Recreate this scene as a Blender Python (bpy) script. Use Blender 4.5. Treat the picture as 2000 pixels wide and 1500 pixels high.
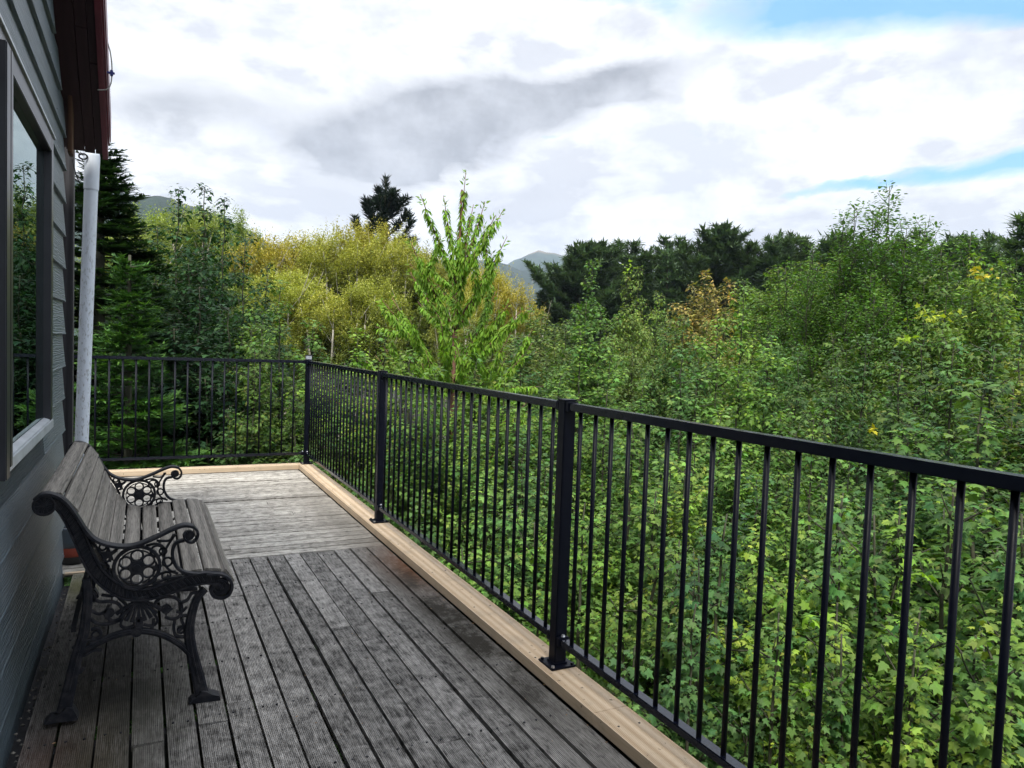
import bpy, bmesh, math, random
import numpy as np
from mathutils import Vector, Matrix
R=math.radians
sc=bpy.context.scene
for o in list(bpy.data.objects): bpy.data.objects.remove(o)
C=bpy.data.collections.new('place'); sc.collection.children.link(C)

# ---------------- camera ----------------
cd=bpy.data.cameras.new('camera'); cam=bpy.data.objects.new('camera',cd); C.objects.link(cam)
cd.sensor_width=36; cd.lens=25.92; cd.clip_start=.05; cd.clip_end=12000
Mc=Matrix(((0.89437651,-0.00950405,-0.44721396),(-0.44589072,0.06077509,-0.89302175),(0.03566679,0.99810624,0.05011805)))
cam.matrix_world=Matrix.Translation((0,0,1.31))@Mc.to_4x4()
sc.camera=cam
# ---------------- view ----------------
sc.view_settings.view_transform='Standard'; sc.view_settings.look='None'
sc.view_settings.exposure=0.32; sc.view_settings.gamma=1
sc.cycles.use_denoising=True
try: sc.cycles.denoiser='OPENIMAGEDENOISE'
except Exception: pass
sc.cycles.max_bounces=6; sc.cycles.diffuse_bounces=3; sc.cycles.glossy_bounces=3
sc.cycles.transmission_bounces=4; sc.cycles.transparent_max_bounces=6; sc.cycles.volume_bounces=0
sc.cycles.caustics_reflective=False; sc.cycles.caustics_refractive=False
# ---------------- node helper ----------------
class NT:
    def __init__(s,nt): s.nt=nt
    def n(s,t,**k):
        nd=s.nt.nodes.new(t)
        for a,b in k.items():
            if a=='I':
                for i,v in b.items():
                    if isinstance(v,bpy.types.NodeSocket): s.nt.links.new(v,nd.inputs[i])
                    else: nd.inputs[i].default_value=v
            else: setattr(nd,a,b)
        return nd
    def m(s,op,a,b=0.,c=0.,clamp=False):
        return s.n('ShaderNodeMath',operation=op,use_clamp=clamp,I={0:a,1:b,2:c}).outputs[0]
    def ramp(s,f,st,interp='LINEAR'):
        r=s.n('ShaderNodeValToRGB',I={0:f}); cr=r.color_ramp; cr.interpolation=interp
        while len(cr.elements)<len(st): cr.elements.new(.5)
        for e,(p,c) in zip(cr.elements,st):
            e.position=p; e.color=(c,c,c,1) if isinstance(c,(int,float)) else (*c,1)
        return r.outputs[0]
    def mix(s,f,a,b,bt='MIX'):
        nd=s.n('ShaderNodeMix',data_type='RGBA',blend_type=bt)
        for i,v in ((0,f),(6,a),(7,b)):
            if isinstance(v,bpy.types.NodeSocket): s.nt.links.new(v,nd.inputs[i])
            else: nd.inputs[i].default_value=v if isinstance(v,(int,float)) and i==0 else (*v,1)
        return nd.outputs[2]
    def noise(s,v,sc_,det=4,rough=.55,dist=0.):
        return s.n('ShaderNodeTexNoise',I={'Vector':v,'Scale':sc_,'Detail':det,'Roughness':rough,'Distortion':dist}).outputs[0]
# ---------------- world: cloudy daylight ----------------
SUN_EL,SUN_AZ=R(52),R(-152)     # azimuth from +Y towards +X
w=bpy.data.worlds.new('World'); sc.world=w; w.use_nodes=True
nt=w.node_tree; nt.nodes.clear(); N=NT(nt)
sky=N.n('ShaderNodeTexSky',sky_type='NISHITA'); sky.sun_disc=False; sky.sun_elevation=SUN_EL; sky.sun_rotation=SUN_AZ
tc=N.n('ShaderNodeTexCoord').outputs['Generated']
sx=N.n('ShaderNodeSeparateXYZ',I={0:tc})
X,Y,Z=sx.outputs
zc=N.m('MAXIMUM',Z,.0)
# flat cloud deck: project the direction on a layer above the land
den=N.m('ADD',zc,.16)
pl=N.n('ShaderNodeCombineXYZ',I={0:N.m('DIVIDE',X,den),1:N.m('DIVIDE',Y,den),2:0.}).outputs[0]
n1=N.noise(N.n('ShaderNodeVectorMath',operation='MULTIPLY',I={0:tc,1:(1.,1.,2.)}).outputs[0],3.1,6,.52,.2)
n2=N.noise(N.n('ShaderNodeVectorMath',operation='MULTIPLY',I={0:tc,1:(1.,1.,2.6)}).outputs[0],4.6,8,.56,.3)
n3=N.noise(tc,9.,7,.6,.2); n4=N.noise(N.n('ShaderNodeVectorMath',operation='MULTIPLY',I={0:tc,1:(1.,1.,2.2)}).outputs[0],7.5,6,.55,.15)
az=N.m('MULTIPLY',N.m('ARCTAN2',X,Y),57.2958); el=N.m('MULTIPLY',N.m('ARCSINE',Z),57.2958)
wob=N.m('MULTIPLY',N.m('SUBTRACT',n1,.5),15.); wob2=N.m('MULTIPLY',N.m('SUBTRACT',n2,.5),6.5)
def blob(a,e,sa,se,tilt=0.):
    da=N.m('SUBTRACT',N.m('ADD',az,wob),a); de=N.m('SUBTRACT',N.m('ADD',el,wob2),e)
    if tilt: de=N.m('SUBTRACT',de,N.m('MULTIPLY',da,tilt))
    q=N.m('ADD',N.m('POWER',N.m('DIVIDE',N.m('ABSOLUTE',da),sa),2.),N.m('POWER',N.m('DIVIDE',N.m('ABSOLUTE',de),se),2.))
    return N.m('EXPONENT',N.m('MULTIPLY',q,-1.))
def add(l):
    r=l[0]
    for i in l[1:]: r=N.m('ADD',r,i)
    return r

DARKC=add([N.m('MULTIPLY',blob(18.5,16.0,6.5,2.6,.05),2.1),N.m('MULTIPLY',blob(27,17.8,6.,2.,.1),1.5),blob(35,19.6,5.,1.5,.15),N.m('MULTIPLY',blob(4,16.0,5.5,1.9),.75),blob(14,14.2,4,1.2),blob(-70,30,30,9),blob(-150,35,40,10),blob(110,25,30,8)])
BLUEC=add([blob(46,24.2,10,2.8),blob(58,22.8,8,2.),blob(61,22.5,4,1.6),blob(58.5,13.2,4.2,1.5,.1),blob(51,12.3,5,.6,.05),N.m('MULTIPLY',blob(29.8,15.8,2.,.3),.5),blob(100,45,22,8),blob(-30,60,30,8),blob(180,50,30,7)])
tex=N.m('ADD',N.m('MULTIPLY',n2,.6),N.m('MULTIPLY',n3,.4))
shade=N.ramp(tex,[(.41,0.),(.54,1.)])
dk=N.ramp(N.m('ADD',DARKC,N.m('MULTIPLY',N.m('SUBTRACT',N.m('ADD',N.m('MULTIPLY',n2,.65),N.m('MULTIPLY',n3,.35)),.5),2.1)),[(.22,0.),(.60,.5),(1.25,1.)])
white=N.mix(shade,(7.2,7.45,8.2),(10.8,10.9,11.1))
under=N.mix(N.ramp(N.m('ADD',N.m('MULTIPLY',n3,.5),N.m('MULTIPLY',n4,.5)),[(.42,0.),(.60,1.)]),(3.7,3.85,4.25),(6.3,6.5,7.0))
cloud=N.mix(dk,white,under)
lump=N.ramp(N.m('ADD',N.m('MULTIPLY',n4,.55),N.m('MULTIPLY',n2,.45)),[(.49,0.),(.58,.8)])
cloud=N.mix(N.m('MULTIPLY',lump,N.m('SUBTRACT',1.,dk)),cloud,(6.1,6.3,6.95))
bl=N.ramp(N.m('ADD',BLUEC,N.m('MULTIPLY',N.m('SUBTRACT',N.m('ADD',N.m('MULTIPLY',n2,.5),N.m('MULTIPLY',n4,.5)),.5),-3.)),[(.32,0.),(.62,.5),(1.0,.95)])
blue=N.n('ShaderNodeVectorMath',operation='MULTIPLY_ADD',I={0:sky.outputs[0],1:(.5,.8,1.0),2:(1.3,3.3,5.6)}).outputs[0]
skyc=N.mix(bl,cloud,blue)
zen=N.m('ADD',1.,N.m('MULTIPLY',N.ramp(Z,[(.43,0.),(.95,1.)],'EASE'),1.5))      # overcast is brightest overhead
skyc=N.n('ShaderNodeVectorMath',operation='SCALE',I={0:skyc,'Scale':zen}).outputs[0]
bg=N.n('ShaderNodeBackground',I={0:skyc,1:.1}); N.n('ShaderNodeOutputWorld',I={0:bg.outputs[0]})
# ---------------- sun ----------------
ld=bpy.data.lights.new('sun','SUN'); ld.energy=3.8; ld.angle=R(13); ld.color=(1,.95,.86)
sun=bpy.data.objects.new('sun',ld); C.objects.link(sun)
sd=Vector((math.sin(SUN_AZ)*math.cos(SUN_EL),math.cos(SUN_AZ)*math.cos(SUN_EL),math.sin(SUN_EL)))
sun.rotation_euler=sd.to_track_quat('Z','Y').to_euler(); sun.location=sd*50

# ---------------- materials ----------------
def mat(name):
    m=bpy.data.materials.new(name); m.use_nodes=True; m.node_tree.nodes.clear(); return m,NT(m.node_tree)
def finish(N,sh): N.n('ShaderNodeOutputMaterial',I={0:sh})
def princ(N,col,rough,bump=None,bs=.3,bd=.002,**k):
    I={'Base Color':col if isinstance(col,bpy.types.NodeSocket) else (*col,1),'Roughness':rough}
    I.update(k)
    if bump is not None: I['Normal']=N.n('ShaderNodeBump',I={'Strength':bs,'Distance':bd,'Height':bump}).outputs[0]
    return N.n('ShaderNodeBsdfPrincipled',I=I).outputs[0]
def obc(N): return N.n('ShaderNodeTexCoord').outputs['Object']
def geo(N): return N.n('ShaderNodeNewGeometry').outputs['Position']
def mapping(N,v,s): return N.n('ShaderNodeMapping',I={0:v,3:s}).outputs[0]
def leaf_mat(name,trans=.30,rough=.55,spec=.2):
    m,N=mat(name)
    a=N.n('ShaderNodeAttribute',attribute_name='tint').outputs['Color']
    oi=N.n('ShaderNodeObjectInfo')
    c=N.mix(1.,a,(1,1,1),'MULTIPLY'); 
    c=N.n('ShaderNodeVectorMath',operation='MULTIPLY',I={0:a,1:oi.outputs['Color']}).outputs[0]
    p=princ(N,c,rough,**{'Specular IOR Level':spec})
    t=N.n('ShaderNodeBsdfTranslucent',I={0:N.n('ShaderNodeVectorMath',operation='MULTIPLY',I={0:c,1:(1.25,1.3,.55)}).outputs[0]}).outputs[0]
    finish(N,N.n('ShaderNodeMixShader',I={0:trans,1:p,2:t}).outputs[0]); return m
M={}
M['leaf']=leaf_mat('broad_leaf'); M['needle']=leaf_mat('needle',.2,.65,.15)
def bark(name,c1,c2,sc_=18,ms=(1,1,.25)):
    m,N=mat(name); v=mapping(N,obc(N),ms); n=N.noise(v,sc_,5,.65)
    finish(N,princ(N,N.mix(N.ramp(n,[(.35,0.),(.65,1.)]),c1,c2),.85,n,.6,.01)); return m
M['bark_brown']=bark('brown_bark',(.032,.033,.020),(.075,.075,.045))
M['bark_pale']=bark('pale_bark',(.22,.20,.16),(.50,.46,.39),9)
M['bark_red']=bark('reddish_bark',(.10,.035,.025),(.20,.10,.07))
def metal_black(name,c,rough,nz=.08):
    m,N=mat(name); n=N.noise(geo(N),35,3,.5)
    r=N.ramp(n,[(.3,rough-nz),(.7,rough+nz)])
    finish(N,princ(N,c,r,N.noise(geo(N),400,2),.05,.0004,**{'Specular IOR Level':.16})); return m
M['rail']=metal_black('black_powder_coat',(.0025,.0035,.009),.42,.06)
M['rail_top']=metal_black('black_rail_coat',(.003,.004,.010),.2,.05)
M['rail_top'].node_tree.nodes['Principled BSDF'].inputs['Specular IOR Level'].default_value=.55
M['silver']=metal_black('bright_zinc',(.62,.63,.66),.3); M['silver'].node_tree.nodes['Principled BSDF'].inputs['Metallic'].default_value=.85
def iron():
    m,N=mat('cast_iron'); g=geo(N); n=N.noise(g,45,5,.6); n2=N.noise(g,260,3)
    c=N.mix(N.ramp(n,[(.45,0.),(.75,1.)]),(.012,.013,.017),(.038,.036,.038))
    finish(N,princ(N,c,N.ramp(n,[(.3,.42),(.7,.7)]),N.m('ADD',n,N.m('MULTIPLY',n2,.4)),.5,.0015,**{'Specular IOR Level':.16})); return m
M['iron']=iron()
def deckmat(name,along,ca,cb,stains=True):
    m,N=mat(name); g=geo(N)
    s=(6,.55,6) if along=='y' else (.55,6,6)
    v=mapping(N,g,s); 
    v=N.n('ShaderNodeVectorMath',operation='ADD',I={0:v,1:N.n('ShaderNodeVectorMath',operation='SCALE',I={0:N.n('ShaderNodeAttribute',attribute_name='board').outputs['Vector'],'Scale':37.}).outputs[0]}).outputs[0]
    fine=N.noise(v,22,8,.74); mid=N.noise(g,3.2,5,.6,.4); big=N.noise(g,1.15,4,.6); blot=N.noise(g,17,5,.72,.6)
    br=N.n('ShaderNodeSeparateColor',I={0:N.n('ShaderNodeAttribute',attribute_name='board').outputs['Color']}).outputs[0]
    f=N.m('ADD',N.m('MULTIPLY',fine,.58),N.m('ADD',N.m('MULTIPLY',mid,.14),N.m('ADD',N.m('MULTIPLY',blot,.40),N.m('MULTIPLY',N.m('SUBTRACT',br,.5),.09))))
    c=N.mix(N.ramp(f,[(.43,0.),(.56,.42),(.71,1.)]),ca,cb)
    # black grime lodged in patches, a little green and rust
    c=N.mix(N.m('MULTIPLY',N.ramp(N.m('ADD',N.m('MULTIPLY',fine,.55),N.m('MULTIPLY',blot,.45)),[(.36,1.),(.47,0.)]),.6),c,(.03,.028,.026))
    if stains:
        p=N.n('ShaderNodeSeparateXYZ',I={0:g}).outputs
        def patch(x,y,rx,ry,col,amt,c):
            q=N.m('ADD',N.m('POWER',N.m('DIVIDE',N.m('ABSOLUTE',N.m('SUBTRACT',p[0],x)),rx),2.),N.m('POWER',N.m('DIVIDE',N.m('ABSOLUTE',N.m('SUBTRACT',p[1],y)),ry),2.))
            k=N.m('MULTIPLY',N.m('EXPONENT',N.m('MULTIPLY',q,-1.)),N.m('MULTIPLY',N.ramp(N.m('ADD',N.m('MULTIPLY',blot,.5),N.m('MULTIPLY',mid,.5)),[(.36,.25),(.54,1.)]),amt),clamp=True)
            return N.mix(k,c,col)
        c=patch(1.40,4.05,.13,.42,(.17,.058,.012),1.2,c)      # rust-orange algae by the kerb
        c=patch(1.33,3.1,.15,1.5,(.022,.019,.014),1.15,c)
        c=patch(-.25,2.55,.10,.22,(.13,.05,.028),.7,c)
        c=patch(-.12,2.5,.10,.5,(.085,.06,.012),.8,c)
        c=patch(-.28,4.35,.09,.28,(.10,.10,.03),.9,c)
        c=patch(0.02,2.9,.14,.4,(.035,.036,.014),.7,c)
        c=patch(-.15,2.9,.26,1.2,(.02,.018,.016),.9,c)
        c=patch(1.28,5.6,.18,1.2,(.05,.04,.03),.5,c)
    finish(N,princ(N,c,.82,N.m('ADD',fine,N.m('MULTIPLY',blot,.5)),.5,.0012,**{'Specular IOR Level':.25})); return m
M['deck_near']=deckmat('weathered_reeded_boards','y',(.026,.024,.022),(.42,.40,.37))
M['deck_far']=deckmat('sunbleached_lit_reeded_boards','x',(.11,.10,.086),(.60,.57,.51))  # paler from exposure, with the far end's stronger daylight also put into the colour
def timber(name,axis,ca,cb,spots=True,rough=.65,fs=1.):
    m,N=mat(name); g=geo(N); s={'y':(22,.8,22),'x':(.8,22,22),'z':(22,22,.8)}[axis]
    v=mapping(N,g,s); gr=N.n('ShaderNodeTexWave',bands_direction={'y':'X','x':'Y','z':'X'}[axis],I={0:v,1:.35,2:5.,3:3.}).outputs[1]
    fine=N.noise(v,3.5*fs,8,.68)
    c=N.mix(N.ramp(N.m('ADD',N.m('MULTIPLY',gr,.12 if fs>1 else .3),N.m('MULTIPLY',fine,.88 if fs>1 else .7)),[(.3,0.),(.7,1.)]),ca,cb)
    if spots:
        vo=N.noise(g,48,3,.5); c=N.mix(N.ramp(vo,[(.27,.85),(.33,0.)]),c,(.07,.05,.03))
        d=N.noise(g,7,4,.6); c=N.mix(N.m('MULTIPLY',N.ramp(d,[(.5,0.),(.72,1.)]),.35),c,(.22,.19,.15))
    finish(N,princ(N,c,rough,fine,.25,.001,**{'Specular IOR Level':.3})); return m
M['kerb_y']=timber('new_pine_y','y',(.41,.30,.19),(.57,.455,.325))
M['kerb_x']=timber('new_pine_x','x',(.41,.30,.19),(.57,.455,.325))
M['bench_wood']=timber('silvered_slats','y',(.035,.031,.027),(.255,.235,.205),False,.8,3.2)
nb=M['bench_wood'].node_tree
M['dark_timber']=timber('dark_timber','z',(.018,.018,.021),(.05,.048,.053),False,.6)
M['brown_timber']=timber('raw_brown_timber','z',(.04,.02,.012),(.09,.045,.025),False,.8)
M['soffit']=timber('stained_soffit','y',(.024,.008,.012),(.034,.012,.018),False,.6)
def paintboard():
    m,N=mat('slate_blue_weatherboard'); g=geo(N); v=mapping(N,g,(1,.18,1))
    gr=N.noise(v,60,6,.65,1.2); wv=N.n('ShaderNodeTexWave',bands_direction='Z',I={0:mapping(N,g,(1,.12,1)),1:26.,2:9.,3:3.,4:1.4}).outputs[1]
    b=N.m('ADD',N.m('MULTIPLY',gr,.5),N.m('MULTIPLY',wv,.6)); d=N.noise(g,2.2,4)
    c=N.mix(N.ramp(d,[(.3,0.),(.7,1.)]),(.062,.085,.102),(.090,.117,.135))
    finish(N,princ(N,c,.42,b,.9,.0035,**{'Specular IOR Level':.5})); return m
M['wall']=paintboard()
def simple(name,c,rough,**k):
    m,N=mat(name); g=geo(N); n=N.noise(g,12,4)
    cc=N.mix(N.ramp(n,[(.3,0.),(.7,1.)]),tuple(x*.82 for x in c),tuple(min(1,x*1.12) for x in c))
    finish(N,princ(N,cc,rough,N.noise(g,120,3),.08,.0006,**k)); return m
M['winframe']=simple('dark_window_paint',(.022,.022,.028),.32)
M['sill']=simple('grey_sill_metal',(.40,.43,.46),.3)
M['barge']=simple('burgundy_metal',(.14,.012,.028),.38)
M['roof']=simple('charcoal_roofing',(.05,.03,.03),.5)
M['room']=simple('dim_room_lining',(.08,.08,.08),.8)
M['cable']=simple('grey_cable',(.30,.29,.27),.5); M['bluep']=simple('blue_plastic',(.01,.015,.16),.4)
M['pot_glaze']=simple('blue_grey_glaze',(.09,.12,.15),.35); M['terra']=simple('terracotta_red',(.26,.045,.025),.6); M['darkbase']=simple('dark_glaze',(.02,.02,.02),.5)
M['soil']=simple('pot_soil',(.03,.022,.015),.9)
def glass():
    m,N=mat('window_glass'); fr=N.n('ShaderNodeFresnel',I={0:2.3}).outputs[0]
    finish(N,N.n('ShaderNodeMixShader',I={0:fr,1:N.n('ShaderNodeBsdfTransparent',I={0:(.35,.5,.47,1)}).outputs[0],2:N.n('ShaderNodeBsdfGlossy',I={0:(.80,.93,.92,1),'Roughness':.004}).outputs[0]}).outputs[0]); return m
M['glass']=glass()
def pipe():
    m,N=mat('weathered_white_pvc'); g=geo(N); v=mapping(N,g,(1,1,.35))
    n=N.noise(v,75,5,.7); z=N.n('ShaderNodeSeparateXYZ',I={0:g}).outputs[2]
    lo=N.ramp(N.m('DIVIDE',z,2.4),[(.25,1.),(.75,.55),(.9,0.)])
    c=N.mix(N.m('MULTIPLY',N.ramp(n,[(.535,0.),(.62,.9)]),N.m('MULTIPLY',lo,.75)),(.60,.65,.72),(.13,.125,.10))
    finish(N,princ(N,c,.42)); return m
M['pipe']=pipe()
def ground():
    m,N=mat('valley_floor'); g=geo(N)
    c=N.mix(N.noise(g,.8,8,.6),(.012,.014,.006),(.04,.05,.018)); finish(N,princ(N,c,.95)); return m
M['ground']=ground()
def hill(name,ca,cb,cc=None,zt=0,zr=1,sc_=.02):
    m,N=mat(name); g=geo(N); n=N.noise(g,sc_,9,.72); z=N.n('ShaderNodeSeparateXYZ',I={0:g}).outputs[2]
    c=N.mix(N.ramp(n,[(.38,0.),(.62,1.)]),ca,cb)
    if cc:
        t=N.m('DIVIDE',N.m('SUBTRACT',N.m('ADD',z,N.m('MULTIPLY',N.noise(g,.008,6,.6),zr*2.2)),zt),zr,clamp=True); c=N.mix(t,c,cc)
    finish(N,princ(N,c,.95,n,.8,3.)); return m
M['hill_forest']=hill('forested_hill',(.007,.018,.014),(.018,.040,.024),sc_=.06)
M['hill_grass']=hill('grass_mountain',(.016,.034,.028),(.04,.07,.05),(.26,.19,.12),330,30,.012)
M['pebble']=simple('pale_pebbles',(.2,.185,.16),.85)
M['litter']=simple('dry_litter',(.22,.13,.06),.8)

# ---------------- mesh helpers ----------------
def props(o,label=None,cat=None,group=None,kind=None):
    for k,v in (('label',label),('category',cat),('group',group),('kind',kind)):
        if v: o[k]=v
    return o
def link(name,me,parent=None,m=None):
    o=bpy.data.objects.new(name,me); C.objects.link(o)
    if me and m is not None and not me.materials: me.materials.append(m)
    if parent: o.parent=parent
    return o
def empty(name,loc=(0,0,0),rz=0.):
    o=bpy.data.objects.new(name,None); C.objects.link(o); o.location=loc; o.rotation_euler=(0,0,rz); o.empty_display_size=.2; return o
class MB:
    def __init__(s): s.v=[]; s.f=[]
    def add(s,v,f):
        b=len(s.v); s.v+= [tuple(p) for p in v]; s.f+=[tuple(b+i for i in q) for q in f]
    def box(s,x0,x1,y0,y1,z0,z1):
        s.add([(x,y,z) for z in (z0,z1) for y in (y0,y1) for x in (x0,x1)],[(0,2,3,1),(4,5,7,6),(0,1,5,4),(2,6,7,3),(0,4,6,2),(1,3,7,5)])
    def prism(s,pts,a,b,axis='y'):     # closed outline (2-D) extruded along an axis
        n=len(pts)
        mk={'y':lambda p,t:(p[0],t,p[1]),'x':lambda p,t:(t,p[0],p[1]),'z':lambda p,t:(p[0],p[1],t)}[axis]
        s.add([mk(p,a) for p in pts]+[mk(p,b) for p in pts],[tuple(range(n)),tuple(range(2*n-1,n-1,-1))]+[(i,i+n,(i+1)%n+n,(i+1)%n) for i in range(n)])
    def tube(s,pts,rad,n=8,cap=True,flat=1.,up=(0,1,0)):
        pts=[Vector(p) for p in pts]; k=len(pts); rad=[rad]*k if isinstance(rad,(int,float)) else rad
        vs=[]; fs=[]; u=None
        for i,p in enumerate(pts):
            t=(pts[min(i+1,k-1)]-pts[max(i-1,0)]).normalized()
            if u is None:
                u=Vector(up)-t*t.dot(Vector(up))
                if u.length<1e-3: u=t.orthogonal()
            u=(u-t*t.dot(u)).normalized(); q=t.cross(u)
            for j in range(n):
                a=2*math.pi*(j+.5)/n; vs.append(p+u*(math.cos(a)*rad[i]*flat)+q*(math.sin(a)*rad[i]))
        for i in range(k-1):
            for j in range(n): fs.append((i*n+j,i*n+(j+1)%n,(i+1)*n+(j+1)%n,(i+1)*n+j))
        if cap: fs+= [tuple(range(n-1,-1,-1)),tuple(range((k-1)*n,k*n))]
        s.add(vs,fs)
    def build(s,name,m,parent=None,bevel=0,smooth=False):
        me=bpy.data.meshes.new(name); me.from_pydata(s.v,[],s.f); me.update()
        bm=bmesh.new(); bm.from_mesh(me); bmesh.ops.recalc_face_normals(bm,faces=bm.faces)
        if bevel: bmesh.ops.bevel(bm,geom=[e for e in bm.edges if len(e.link_faces)==2 and e.calc_face_angle(0)>.6],offset=bevel,segments=2,affect='EDGES',clamp_overlap=True)
        bm.to_mesh(me); bm.free()
        if smooth: me.shade_smooth(); 
        o=link(name,me,parent,m); return o
def smooth_path(pts,sub=5,closed=False):
    P=[Vector((*p,0)) if len(p)==2 else Vector(p) for p in pts]; out=[]; n=len(P)
    for i in range(n-1):
        p0,p1,p2,p3=P[max(i-1,0)],P[i],P[i+1],P[min(i+2,n-1)]
        for k in range(sub):
            t=k/sub; out.append(.5*((2*p1)+(p2-p0)*t+(2*p0-5*p1+4*p2-p3)*t*t+(3*p1-p0-3*p2+p3)*t**3))
    out.append(P[-1]); return out

# =====================================================================
# DECK
# =====================================================================
rnd=random.Random(7)
deck=empty('timber_deck',(.55,4,0)); deck.location=(0,0,0)
props(deck,'weathered grey reeded timber deck with pale new kerb boards','deck')
def reeded(w,groove,depth,th,top=0.):
    n=max(3,int(round(w/groove))); p=w/n; pr=[(0,-th),(0,top-depth*.3)]
    for i in range(n):
        a=i*p; pr+=[(a+p*.16,top),(a+p*.58,top),(a+p*.72,top-depth),(a+p*.92,top-depth)]
    pr[-1]=(w-p*.15,top); pr+=[(w,top-depth*.3),(w,-th)]
    return pr
def board_run(specs,name,m,along):
    """specs: (cross0, cross1, start, end, dz) ; one reeded board each"""
    vs=[];fs=[];col=[]
    for (c0,c1,s0,s1,dz) in specs:
        pr=reeded(c1-c0,.0058,.0017,.021); n=len(pr); seg=max(2,int((s1-s0)/.22)); br=rnd.random(); tw=rnd.uniform(-.0018,.0018); ph=rnd.uniform(0,6); b=len(vs)
        for k in range(seg+1):
            t=s0+(s1-s0)*k/seg; wv=.0009*math.sin(t*2.3+ph); side=.0012*math.sin(t*1.7+ph*2)
            for (u,h) in pr:
                z=h+dz+wv+tw*(u/(c1-c0)-.5)*2; cc=c0+u+side
                vs.append((cc,t,z) if along=='y' else (t,cc,z)); col.append((br,(br*7.3)%1,(br*13.7)%1,1))
        for k in range(seg):
            for j in range(n):
                a=b+k*n+j; c=b+k*n+(j+1)%n; fs.append((a,c,c+n,a+n))
        fs.append(tuple(b+j for j in range(n))); fs.append(tuple(b+seg*n+j for j in range(n-1,-1,-1)))
    me=bpy.data.meshes.new(name); me.from_pydata(vs,[],fs)
    at=me.color_attributes.new('board','FLOAT_COLOR','POINT'); at.data.foreach_set('color',np.array(col,dtype=np.float32).ravel())
    bm=bmesh.new(); bm.from_mesh(me); bmesh.ops.recalc_face_normals(bm,faces=bm.faces); bm.to_mesh(me); bm.free()
    return link(name,me,deck,m)
gaps=[-.335,-.241,-.129,-.028,.075,.174,.273,.368,.469,.573,.672,.771,.867,.965,1.072,1.176,1.282,1.405]
joint={1:[2.35],2:[3.55],3:[2.56],4:[3.6],5:[2.62],6:[2.74,],7:[3.9],9:[1.9],11:[3.3],12:[2.2],14:[3.7],15:[2.95]}
sp=[]
for i in range(len(gaps)-1):
    ys=[-1.6]+joint.get(i,[])+[4.566]
    for a,b in zip(ys[:-1],ys[1:]):
        g=rnd.uniform(.0035,.0085); sp.append((gaps[i]+g,gaps[i+1]-g*.8,a+.002,b-.002-(rnd.uniform(0,.008) if b>4.5 else 0),rnd.uniform(-.0035,.0015)))
board_run(sp,'decking',M['deck_near'],'y')
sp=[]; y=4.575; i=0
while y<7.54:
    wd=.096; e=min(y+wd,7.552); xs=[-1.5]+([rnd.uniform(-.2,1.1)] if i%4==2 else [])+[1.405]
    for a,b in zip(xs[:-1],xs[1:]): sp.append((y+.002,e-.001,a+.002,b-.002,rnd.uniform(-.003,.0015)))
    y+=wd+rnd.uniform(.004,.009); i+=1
o=board_run(sp,'decking',M['deck_far'],'x'); o['label']='sun-bleached boards laid crosswise at the far end, coloured paler for the daylight there'
# kerb boards (reeded on top), joints as in the photo
def kerb(c0,c1,s0,s1,along,mm):
    b=MB(); w_=c1-c0; pr=reeded(w_,.0062,.0012,0.,.045); pr[0]=(0,.001); pr[-1]=(w_,.001); pr=[(c0+u,h) for u,h in pr]
    b.prism(pr,s0,s1,along); return b.build('kerb_board',mm,deck)
kerb(1.415,1.556,-1.5,2.1,'y',M['kerb_y']); kerb(1.415,1.556,2.103,4.74,'y',M['kerb_y']); kerb(1.415,1.556,4.743,7.70,'y',M['kerb_y'])
kerb(7.56,7.70,-1.5,1.4125,'x',M['kerb_x'])
b=MB(); b.box(-.37,-.262,4.556,4.580,-.004,.006); b.build('edge_strip',M['kerb_x'],deck)
b=MB()
b.box(1.39,1.43,-1.6,7.74,-.19,-.023); b.box(1.50,1.54,-1.6,7.66,-.24,-.001); b.box(-1.5,1.50,7.62,7.66,-.24,-.001); b.box(1.505,1.53,-1.6,7.64,-.72,-.243)  # last box: unseen deep skirt, added so the board gaps stay dark
for yy in np.arange(-1.4,7.5,.45): b.box(-.33,1.388,yy,yy+.045,-.17,-.024)
b.box(-.374,-.336,1.2,4.55,-.09,-.060)
b.build('joists',M['dark_timber'],deck)
for (px_,py_) in ((1.35,-1.2),(1.35,1.8),(1.35,4.6),(1.35,7.4),(-.2,7.4),(-1.3,7.4)):
    b=MB(); b.box(px_-.05,px_+.05,py_-.05,py_+.05,-4.6,-.19); b.build('support_post',M['dark_timber'],deck)
b=MB()
for i in range(len(gaps)-1):
    for yy in np.arange(-1.4,4.6,.45):
        if yy<1.4: continue
        for fx in (.25,.75):
            x=gaps[i]+(gaps[i+1]-gaps[i])*fx+rnd.uniform(-.004,.004); y_=yy+.02+rnd.uniform(-.006,.006); b.tube([(x,y_,-.004),(x,y_,.0012)],.0042,8)
for yy in np.arange(2.0,7.5,.6):
    for fx in (.03,.11): x=1.415+fx; y_=yy+rnd.uniform(-.02,.02); b.tube([(x,y_,.04),(x,y_,.0458)],.0042,8)
sc_=b.build('screws',M['iron'],deck); sc_['kind']='stuff'
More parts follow.
